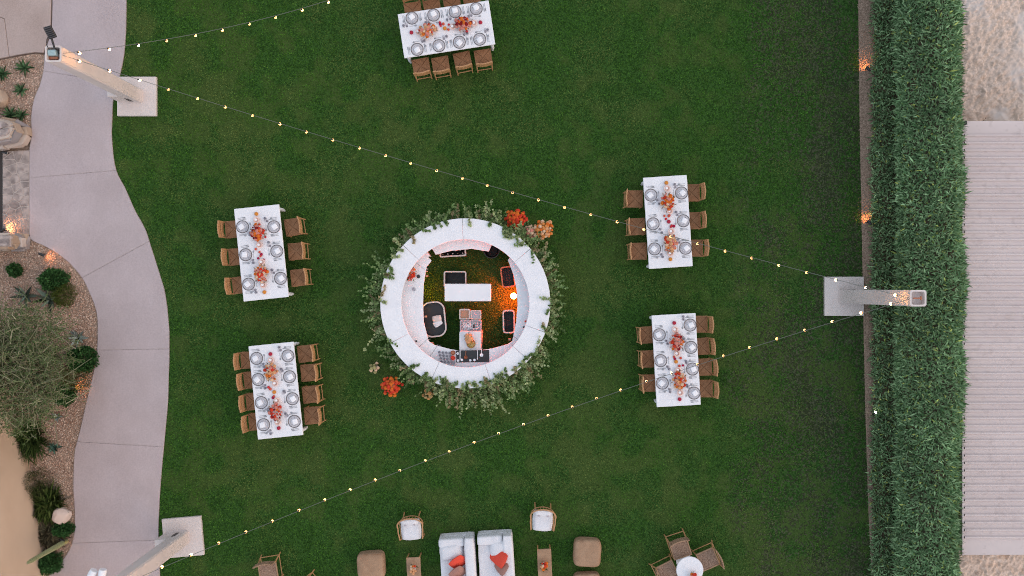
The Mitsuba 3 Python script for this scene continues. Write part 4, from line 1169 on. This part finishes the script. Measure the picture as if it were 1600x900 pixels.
# ================================================================ LOUNGE AT THE BOTTOM
def sofa(px, py, mirror, rz, label, pal, pseed):
    """Half of a back-to-back pair: back along the shared side, arm at the upper end, seat open to the outside."""
    k = thing('sofa', label, 'sofa', None)
    o = at(px, py)[:2]
    W, Ln = 0.94, 2.1
    f = -1 if mirror else 1                                        # seat faces -x unless mirrored
    P = lambda m, p, r=0.0: move(move(m, (p[0] * f, p[1], p[2]), r * f), (o[0], o[1], 0), rz)
    def soft(x, y, z, c, r):
        b = trimesh.creation.box((x, y, z)); b = b.subdivide().subdivide().subdivide()
        v = np.asarray(b.vertices); h = np.array([x, y, z]) / 2
        inn = np.clip(v, -(h - r), h - r); d = v - inn; l = np.linalg.norm(d, axis=1, keepdims=True)
        v = np.where(l > 1e-9, inn + d / np.maximum(l, 1e-9) * r, v)
        v = v + 0.012 * (meshkit.noise(v * 6 + pseed)[:, None] - 0.5)
        return v + np.asarray(c), np.asarray(b.faces)
    put('base', S(P(soft(W, Ln, 0.30, (0, -Ln / 2, 0.19), 0.04), (0, 0, 0)), 'm_linen', True), k)
    put('backrest', S(P(soft(0.27, Ln, 0.50, (W / 2 - 0.135, -Ln / 2, 0.46), 0.06), (0, 0, 0)), 'm_linen', True), k)
    put('armrest', S(P(soft(W - .27, 0.24, 0.40, (-0.135, -0.12, 0.42), 0.06), (0, 0, 0)), 'm_linen', True), k)
    put('seat_cushion', S(P(soft(W - .28, Ln - .27, 0.16, (-0.14, -Ln / 2 - .12, 0.41), 0.05), (0, 0, 0)), 'm_linen', True), k)
    for y_, zz in ((-0.36, 0.56),):
        v, fc = cushion(0.60, 0.42, 0.22, 12, pseed)
        put('bolster', S(P((v, fc), (-0.16, y_, zz), 0.08), 'm_linen', True), k)
    for j, (x, y, rr, w, d_, m_, lab, tilt) in enumerate(pal):
        v, fc = cushion(w, d_, 0.15, 13, pseed + j, 2.2)
        a = trimesh.transformations.rotation_matrix(tilt, [0, 1, 0])[:3, :3]
        v = v @ a.T
        kk = put('throw_pillow', S(P((v, fc), (x, y, 0.60 + 0.02 * j), rr), m_, True))
        tag(kk, lab, 'pillow')
    return k


ROT = math.radians(3.6)
oL, oR = at(715, 830.5), at(773.5, 826.5)
sofa(715, 830.5, False, ROT, 'white slipcovered sofa, left one of the back-to-back pair', [(0.02, -0.63, -1.0, .50, .44, 'm_coral', 'coral red pillow on the left white sofa', 0.8), (-0.01, -0.90, -1.0, .46, .42, 'm_mauve', 'dusty mauve satin pillow on the left white sofa', 0.75), (-0.05, -1.20, -0.9, .40, .38, 'm_peach', 'patterned beige pillow on the left white sofa', 0.7)], 41)
sofa(773.5, 826.5, True, ROT, 'white slipcovered sofa, right one of the back-to-back pair', [(-0.06, -0.55, -2.6, .60, .42, 'm_coral', 'coral red pillow on the right white sofa', 0.75), (-0.13, -0.80, -2.5, .52, .36, 'm_mauve', 'dusty mauve satin pillow on the right white sofa', 0.95), (-0.16, -1.05, -1.9, .36, .36, 'm_linen', 'white patterned pillow on the right white sofa', 0.5)], 55)


def rattan_chair(px, py, rz, label):
    k = thing('rattan_armchair', label, 'armchair', None)
    p = at(px, py, 0.45); M = pose((p[0], p[1], 0), rz)
    # local: front towards -y, hoop back towards +y
    a = np.linspace(-0.25, PI + 0.25, 17)
    hoop = np.c_[0.335 * np.cos(a), 0.08 + 0.22 * np.sin(a), 0.62 + 0.14 * np.clip(np.sin(a), 0, 1)]
    put('back_hoop', S(tube(hoop, 0.020, 8), 'm_wood', True), k, M)
    low = np.c_[0.31 * np.cos(a), 0.06 + 0.20 * np.sin(a), np.full(17, 0.36)]
    put('seat_hoop', S(tube(low, 0.016, 8), 'm_wood', True), k, M)
    put('spindle', S(cat([tube([low[j], (hoop[j] + low[j]) / 2 + [0, .008, 0], hoop[j]], 0.007, 5) for j in range(2, 15)]), 'm_wood'), k, M)
    for s in (-1, 1):
        put('armrest', S(tube([hoop[0 if s > 0 else -1] + [0, .02, 0], (s * .325, -.10, .60), (s * .30, -.30, .56), (s * .285, -.33, .40)], 0.018, 8), 'm_wood', True), k, M)
        put('front_leg', S(tube([(s * .285, -.33, .40), (s * .29, -.35, 0)], 0.017, 8), 'm_wood'), k, M)
        put('back_leg', S(tube([(s * .20, .20, .40), (s * .215, .27, 0.0)], 0.018, 8), 'm_wood'), k, M)
        put('side_rail', S(tube([(s * .30, .05, .36), (s * .285, -.33, .36)], 0.016, 8), 'm_wood'), k, M)
    v, f = cushion(0.54, 0.58, 0.16, 12, 3, 5)
    put('seat_cushion', S((v + [0, -.07, .44], f), 'm_linen', True), k, M)
    v, f = cushion(0.50, 0.32, 0.14, 12, 4, 3)
    rm = trimesh.transformations.rotation_matrix(0.9, [1, 0, 0])[:3, :3]
    put('back_cushion', S((v @ rm.T + [0, .15, .58], f), 'm_linen', True), k, M)
    for s in (-1, 1):
        put('print_motif', S((sphere(0.035, (s * .12, .10, .652), 1, (1, .6, .25))), 'm_greybin', True), k, M)


rattan_chair(642, 823, math.radians(4), 'rattan armchair with white cushions, upper left of the sofas')
rattan_chair(848, 809, math.radians(-3), 'rattan armchair with white cushions, upper right of the sofas')


def pouf(px, py, rz, label):
    k = thing('pouf', label, 'pouf', None)
    p = at(px, py, 0.36)
    b = trimesh.creation.box((1, 1, 1)).subdivide().subdivide().subdivide().subdivide()
    v = np.asarray(b.vertices) * 2
    e = 5.0
    v = v / (np.sum(np.abs(v) ** e, 1, keepdims=True) ** (1 / e))
    v = v * [0.37, 0.37, 0.21]
    v += 0.010 * (meshkit.noise(v * 9 + px)[:, None] - .5)
    put('cover', S(move((v + [0, 0, .21], b.faces), (p[0], p[1], 0), rz), 'm_weave', True), k)
    t = np.linspace(0, 2 * PI, 60)
    sq = np.c_[np.sign(np.cos(t)) * np.abs(np.cos(t)) ** .4 * .335, np.sign(np.sin(t)) * np.abs(np.sin(t)) ** .4 * .335, np.full(60, .375)]
    put('piping', S(move(tube(sq, 0.008, 5), (p[0], p[1], 0), rz), 'm_rush', True), k)


pouf(579, 886, math.radians(4), 'tan woven pouf left of the left coffee table')
pouf(918, 865, math.radians(-3), 'tan woven pouf right of the sofas, upper of two')
pouf(918, 919, math.radians(2), 'tan woven pouf at the bottom edge, below another pouf')


def coffee_table(px, py, rz, label, fl, seed):
    k = thing('coffee_table', label, 'coffee table', None)
    p = at(px, py, 0.42)
    put('tabletop', S(move(cbox(0.375, 1.15, 0.04, (0, -.575, 0.40), 0.01), (p[0], p[1], 0), rz), 'm_weave'), k)
    for sx in (-1, 1):
        for y in (-.03, -1.12):
            put('leg', S(move(tube([(sx * .165, y, 0), (sx * .165, y + (.02 if y > -.5 else 0), .43)], 0.018, 8), (p[0], p[1], 0), rz), 'm_wood'), k)
    put('apron', S(move(cbox(0.32, 1.06, 0.05, (0, -.575, 0.355), 0.006), (p[0], p[1], 0), rz), 'm_wood'), k)
    q = at(*fl, 0.43)
    flowers((q[0], q[1], 0.421), 0.085, 0.12, rz, 0.09, [RED, ORG, ORG, PCH, CRM], 9, seed, 'small orange posy on the ' + label.split(' beside')[0].replace('narrow ', ''), None, 22, br=(0.025, 0.045))


coffee_table(645.5, 871, math.radians(3), 'narrow left coffee table beside the left sofa', (646, 887), 951)
coffee_table(850, 858, math.radians(2.5), 'narrow right coffee table beside the right sofa', (850, 882), 952)

# woven garden chairs
def build_woven():
    parts = []
    seat = rush_seat(0.44, 0.44, 8)
    v, f = seat
    parts.append(('seat', S((v + [0, 0, .43], f), 'm_seatcord')))
    parts.append(('seat_frame', S(cat([cbox(.50, .035, .04, (0, .235, .425), .008), cbox(.50, .035, .04, (0, -.235, .425), .008), cbox(.035, .44, .04, (.235, 0, .425), .008), cbox(.035, .44, .04, (-.235, 0, .425), .008)]), 'm_weave')))
    a = np.linspace(-1, 1, 9)
    slats = cat([cbox(.062, .03, .26, (x * .235, -.262 - .04 * (1 - x * x), .66), .008) for x in a])
    parts.append(('back_panel', S(slats, 'm_weave')))
    for s in (-1, 1):
        parts.append(('front_leg', S(tube([(s * .235, .235, .44), (s * .25, .27, 0)], [.019, .015], 8), 'm_wood')))
        parts.append(('back_leg', S(tube([(s * .235, -.262, .78), (s * .235, -.235, .42), (s * .26, -.34, 0)], [.015, .02, .016], 8), 'm_wood')))
        parts.append(('side_stretcher', S(tube([(s * .248, .262, .12), (s * .254, -.315, .12)], .012, 6), 'm_wood')))
    parts.append(('rear_stretcher', S(tube([(-.253, -.31, .13), (.253, -.31, .13)], .012, 6), 'm_wood')))
    return parts


woven = build_woven()
for (px, py, fx, fy, lab) in [(1063, 857, .31, -.95, 'woven seat wooden chair above the small round table'), (1106, 874, -.92, -.40, 'woven seat wooden chair right of the small round table'), (1043, 894, .89, .45, 'woven seat wooden chair left of the small round table'),
                              (419, 893, .16, -.99, 'woven seat wooden chair at the bottom edge, left of the poufs'), (478, 923, -.8, -.6, 'wooden chair mostly cut off at the bottom edge')]:
    p = at(px, py, 0.43)
    ck = thing('garden_chair', lab, 'chair', None)
    place_parts(ck, woven, pose((p[0], p[1], 0.004), math.atan2(fy, fx) - PI / 2))
k = thing('bistro_table', 'small round white pedestal table at the bottom right', 'table')
p = at(1078, 891, 0.72)
put('tabletop', S(move(lathe([(0.0, 0.72), (0.345, 0.72), (0.355, 0.71), (0.355, 0.69), (0.0, 0.69)], 40), (p[0], p[1], 0)), 'm_white', 40), k)
put('pedestal', S(move(lathe([(0.0, 0.0), (0.22, 0.0), (0.22, 0.02), (0.05, 0.05), (0.035, 0.3), (0.05, 0.69), (0.0, 0.69)], 20), (p[0], p[1], 0)), 'm_white', 40), k)
flowers(at(1081, 899, 0.73) - [0, 0, .009], 0.09, 0.09, 0, 0.10, [RED, ORG, RED, PNK], 9, 961, 'small coral red posy on the round white table', None, 24, br=(0.03, 0.05))

# ================================================================ DESERT PLANTING
def agave(px, py, r, n, c0, c1, label, elev=(0.15, 1.2), width=0.17, z=0.05, group=None, name='agave', curl=0.1):
    k = thing(name, label, 'agave', group)
    p = at(px, py, z); p[2] = 0.02
    for j in range(n):
        u = j / n
        az = 2.39996 * j + R.normal() * 0.12
        el = elev[0] + (elev[1] - elev[0]) * u + R.normal() * 0.05
        L = r * (1.0 - 0.35 * u) * (0.88 + 0.24 * R.rand()); w = L * width
        s = np.linspace(0, 1, 5)
        wid = w * np.array([0.55, 1.0, 0.92, 0.55, 0.03])
        x = L * s * math.cos(el); zz = L * s * math.sin(el) - curl * L * s ** 2 * 0.4
        mid = np.c_[x, np.zeros(5), zz - 0.12 * wid]
        l_ = np.c_[x, wid / 2, zz + 0.18 * wid]; r_ = np.c_[x, -wid / 2, zz + 0.18 * wid]
        v = np.vstack([l_, mid, r_]); q = []
        for a in range(4):
            q += [(a, a + 1, a + 6, a + 5), (a + 5, a + 6, a + 11, a + 10)]
        v = v @ np.array([[math.cos(az), math.sin(az), 0], [-math.sin(az), math.cos(az), 0], [0, 0, 1]]) + p
        col = np.array(c0) * (1 - R.rand()) + np.array(c1) * R.rand()
        cc = np.tile(col * (0.85 + 0.3 * R.rand()), (15, 1)); cc[[4, 9, 14]] = [0.10, 0.06, 0.03]
        put('leaf', S((v, np.array(q)), 'm_waxy', color=cc), k)


DG0, DG1, BG0, BG1 = (0.05, 0.105, 0.045), (0.12, 0.21, 0.10), (0.18, 0.23, 0.21), (0.38, 0.43, 0.39)
agave(38, 106, 0.30, 34, DG0, DG1, 'dark green agave rosette nearest the top of the gravel bed')
agave(32, 141, 0.26, 34, DG0, DG1, 'dark green agave rosette second from the top of the bed')
agave(3, 116, 0.32, 30, DG0, DG1, 'dark green agave cut off by the left edge')
agave(16, 179, 0.30, 34, (0.02, 0.05, 0.02), DG1, 'dark agave left of another behind the rounded stone pier')
agave(33, 180, 0.27, 34, DG0, DG1, 'dark agave right of another behind the rounded stone pier')
agave(122, 528, 0.34, 18, BG0, BG1, 'blue grey agave beside the palo verde at the path', width=0.26)
agave(78, 468, 0.48, 12, (0.10, 0.14, 0.10), (0.18, 0.22, 0.17), 'large pale agave half under the palo verde', width=0.22)
agave(40, 462, 0.5, 12, (0.10, 0.14, 0.10), (0.18, 0.22, 0.17), 'pale agave under the upper side of the palo verde', width=0.2)
agave(89, 652, 0.19, 13, BG0, BG1, 'small grey agave alone on gravel below the palo verde', width=0.3)
agave(84, 699, 0.24, 16, (0.05, 0.11, 0.085), (0.12, 0.20, 0.15), 'small blue green agave next to the yucca', width=0.28)


def shrub(px, py, r, h, n, c0, c1, label, L=(0.05, 0.085), W=0.042, name='shrub', sq=(1, 1)):
    k = thing(name, label, 'shrub')
    p = at(px, py, h * .5); p[2] = 0
    d = rnd_dir(n); d[:, 2] = np.abs(d[:, 2])
    rad = (0.45 + 0.55 * R.rand(n, 1) ** 0.5)
    lump = 0.55 + 0.9 * meshkit.fbm(d * 2.6 + px, 3)[:, None]
    P = d * rad * lump * [r * sq[0], r * sq[1], h] + p + [0, 0, 0.03]
    m, c = leaves(P, d * 0.7 + R.normal(size=(n, 3)) * 0.5 + [0, 0, .3], L[0] + (L[1] - L[0]) * R.rand(n), W * (0.7 + .6 * R.rand(n)), shades(n, c0, c1, 0.2))
    put('leaves', S(m, 'm_waxy', color=c), k, kind='stuff')
    st = [tube([p + [0, 0, 0], p + dd * [r * .4, r * .4, h * .5], p + dd * [r * .8, r * .8, h * .85]], [.010, .007, .003], 4) for dd in d[:14]]
    put('stems', S(cat(st), 'm_grain', color=(0.10, 0.075, 0.05)), k, kind='stuff')


def tuft(px, py, r, h, n, c0, c1, label, W=0.008, name='grass_clump', cg='grass clump', spread=0.8, bend=0.35):
    k = thing(name, label, cg)
    p = at(px, py, h * .4); p[2] = 0
    d = rnd_dir(n) * [spread, spread, 0] + [0, 0, 0.55] + R.normal(size=(n, 3)) * .12
    P = p + np.c_[R.normal(size=(n, 2)) * r * .22, np.full(n, .01)]
    m, c = leaves(P, d, (0.6 + .5 * R.rand(n)) * math.hypot(r, h), W, shades(n, c0, c1, 0.2), bend=bend)
    put('blades', S(m, 'm_leaf', color=c), k, kind='stuff')


D0, D1 = (0.022, 0.070, 0.020), (0.07, 0.165, 0.055)
shrub(22, 422, 0.17, 0.28, 700, D0, D1, 'small round dark green shrub alone on the gravel')
shrub(82, 437, 0.34, 0.42, 2200, D0, D1, 'dark green shrub above a yellow green one on the gravel', sq=(1.1, .85))
shrub(97, 461, 0.30, 0.36, 2400, (0.05, 0.075, 0.015), (0.12, 0.15, 0.04), 'yellow green feathery shrub on the gravel', L=(.05, .09), W=.010)
shrub(126, 562, 0.38, 0.45, 2400, D0, D1, 'dark green shrub at the path beside the palo verde', sq=(1, .9))
shrub(116, 590, 0.36, 0.36, 2200, (0.06, 0.07, 0.022), (0.13, 0.13, 0.05), 'olive feathery shrub at the path below a dark one', L=(.05, .09), W=.009)
shrub(97, 617, 0.27, 0.40, 1800, D0, D1, 'round dark green shrub on gravel below the palo verde')
tuft(42, 688, 0.55, 0.50, 420, (0.05, 0.10, 0.03), (0.12, 0.18, 0.06), 'spiky green yucca by the stucco wall', W=.022, name='yucca', cg='yucca', spread=1.0, bend=.12)
shrub(56, 757, 0.40, 0.45, 2600, (0.035, 0.05, 0.018), (0.09, 0.10, 0.04), 'olive brown shrub against the stucco wall', L=(.04, .07), W=.010)
tuft(70, 790, 0.45, 0.42, 700, (0.06, 0.11, 0.025), (0.16, 0.21, 0.07), 'bright green grass clump behind the pale boulder', W=.012, spread=1.1)
tuft(76, 838, 0.34, 0.36, 420, (0.12, 0.10, 0.06), (0.30, 0.27, 0.17), 'dry straw coloured grass clump beside the wall', W=.009, spread=1.1, bend=.5)
shrub(97, 827, 0.22, 0.25, 1200, D0, D1, 'low dark shrub below the pale boulder', sq=(1.2, .8))
shrub(76, 880, 0.30, 0.35, 1800, D0, D1, 'dark shrub behind the columnar cactus', sq=(1, .9))
bk = thing('boulder', 'smooth pale boulder at the edge of the path', 'boulder')
v, f = sphere(1.0, sub=3)
v = v * (1 + 0.5 * (meshkit.noise(v * 1.6 + 3)[:, None] - .5))
pts_ = np.random.RandomState(4).normal(size=(16, 3)); pts_ /= np.linalg.norm(pts_, axis=1, keepdims=True)
for q in pts_:
    dd = v @ q; v = v - np.maximum(dd - 0.82, 0)[:, None] * q
v = v * [0.27, 0.23, 0.20]
put('rock', S(move((v, f), at(94, 806, .15) * [1, 1, 0] + [0, 0, .12], 0.6), 'm_grain', 35 and True, color=np.array((0.60, 0.49, 0.43)) * (0.85 + .3 * meshkit.fbm(v * 9, 3)[:, None])), bk)
bk = thing('boulder', 'tan boulder cut off by the left edge above the agaves', 'boulder')
put('rock', S(move((v, f), at(-4, 155, .15) * [1, 1, 0] + [0, 0, .1], 1.6), 'm_grain', True, color=np.array((0.44, 0.33, 0.25)) * (0.85 + .3 * meshkit.fbm(v * 9, 3)[:, None])), bk)
# columnar cactus
ck = thing('cactus', 'tall pale columnar cactus leaning over the wall corner', 'cactus')
p = at(104, 845)
th = np.arange(48) * 2 * PI / 48
hs = np.linspace(0, 1, 14); Hc = 1.75
rad = 0.062 * (1 - 0.25 * hs) * np.where(hs > .94, 0.6, 1)
V = np.vstack([np.c_[r_ * (1 + .14 * np.cos(12 * th)) * np.cos(th), r_ * (1 + .14 * np.cos(12 * th)) * np.sin(th), np.full(48, z_ * Hc)] for r_, z_ in zip(rad, hs)] + [[[0, 0, Hc + .03]]])
Fc = [(i * 48 + j, i * 48 + (j + 1) % 48, (i + 1) * 48 + (j + 1) % 48, (i + 1) * 48 + j) for i in range(13) for j in range(48)]
Fc = np.vstack([np.array(Fc)[:, [0, 1, 2]], np.array(Fc)[:, [0, 2, 3]], [(13 * 48 + j, 13 * 48 + (j + 1) % 48, 14 * 48) for j in range(48)]])
rib = np.cos(12 * th)
cc = np.vstack([np.tile(np.where(rib[:, None] > .2, (0.46, 0.44, 0.27), (0.22, 0.26, 0.13)), (14, 1)), [[.3, .3, .2]]])
put('stem', S((V + p, Fc), 'm_grain', True, color=cc), ck)
put('stem', S((V * [0.8, 0.8, 0.42] + p + [-0.17, -0.12, 0], Fc), 'm_grain', True, color=cc), ck)

# palo verde tree: short trunk, forked limbs, airy crown of thin drooping twigs
tk = thing('palo_verde', 'wispy grey green palo verde tree over the left planting bed', 'tree')
tc = np.array([-12.35, -1.95, 0.0]); cc_c = np.array([-12.35, -1.98, 1.55]); cr = np.array([1.45, 2.0, 0.85])
put('trunk', S(tube([tc, tc + [0.05, 0.05, .35], tc + [0, 0.1, .75]], [.10, .08, .07], 10), 'm_grain', True, color=(0.16, 0.17, 0.09)), tk)
limbs, ends = [], []
for j in range(11):
    d = rnd_dir(1, 0.7)[0]; e = cc_c + d * cr * 0.55
    a = tc + [0, 0.05, 0.45 + .3 * R.rand()]
    mid = (a + e) / 2 + R.normal(size=3) * .12
    put('limb', S(tube([a, mid, e], [.045, .03, .018], 6), 'm_grain', True, color=(0.17, 0.18, 0.10)), tk)
    for q in range(9):
        e2 = e + R.normal(size=3) * cr * 0.36
        limbs.append(tube([mid * .4 + e * .6 if q % 2 else e, (e + e2) / 2 + R.normal(size=3) * .06, e2], [.014, .010, .006], 4)); ends.append(e2)
tw, PP, DD = [], [], []
for j in range(1900):
    d = rnd_dir(1)[0]; s = cc_c + d * cr * R.rand() ** 0.40 * (0.8 + 0.4 * meshkit.noise(d[None] * 2 + 5)[0])
    s = s * .85 + .15 * ends[R.randint(len(ends))]
    w = rnd_dir(1, .1)[0]; l_ = 0.22 + 0.36 * R.rand()
    pts = np.array([s, s + w * l_ * .4, s + w * l_ * .75 + R.normal(size=3) * .04 - [0, 0, .03], s + w * l_ + R.normal(size=3) * .07 - [0, 0, .10]])
    tw.append(tube(pts, np.array([.0055, .0045, .0035, .002]) * (1 + (R.rand() < .15)), 3))
    nl = 17
    t_ = R.rand(nl, 1) * 2.99; i0 = t_.astype(int)[:, 0]; fr = t_ - i0[:, None]
    PP.append(pts[i0] * (1 - fr) + pts[i0 + 1] * fr); DD.append(w * .5 + R.normal(size=(nl, 3)) * .6)
v, f = cat(limbs); put('branches', S((v, f), 'm_grain', True, color=(0.20, 0.20, 0.12)), tk, kind='stuff')
v, f = cat(tw)
tcx = np.repeat(shades(1900, (0.16, 0.165, 0.09), (0.40, 0.37, 0.25), .15), len(tw[0][0]), 0)
put('twigs', S((v, f), 'm_grain', color=tcx), tk, kind='stuff')
P, D = np.vstack(PP), np.vstack(DD); n = len(P)
m, c = leaves(P, D, 0.035 + .04 * R.rand(n), 0.014 + .008 * R.rand(n), shades(n, (0.050, 0.095, 0.034), (0.18, 0.25, 0.10), .2))
put('leaves', S(m, 'm_leaf', color=c), tk, kind='stuff')
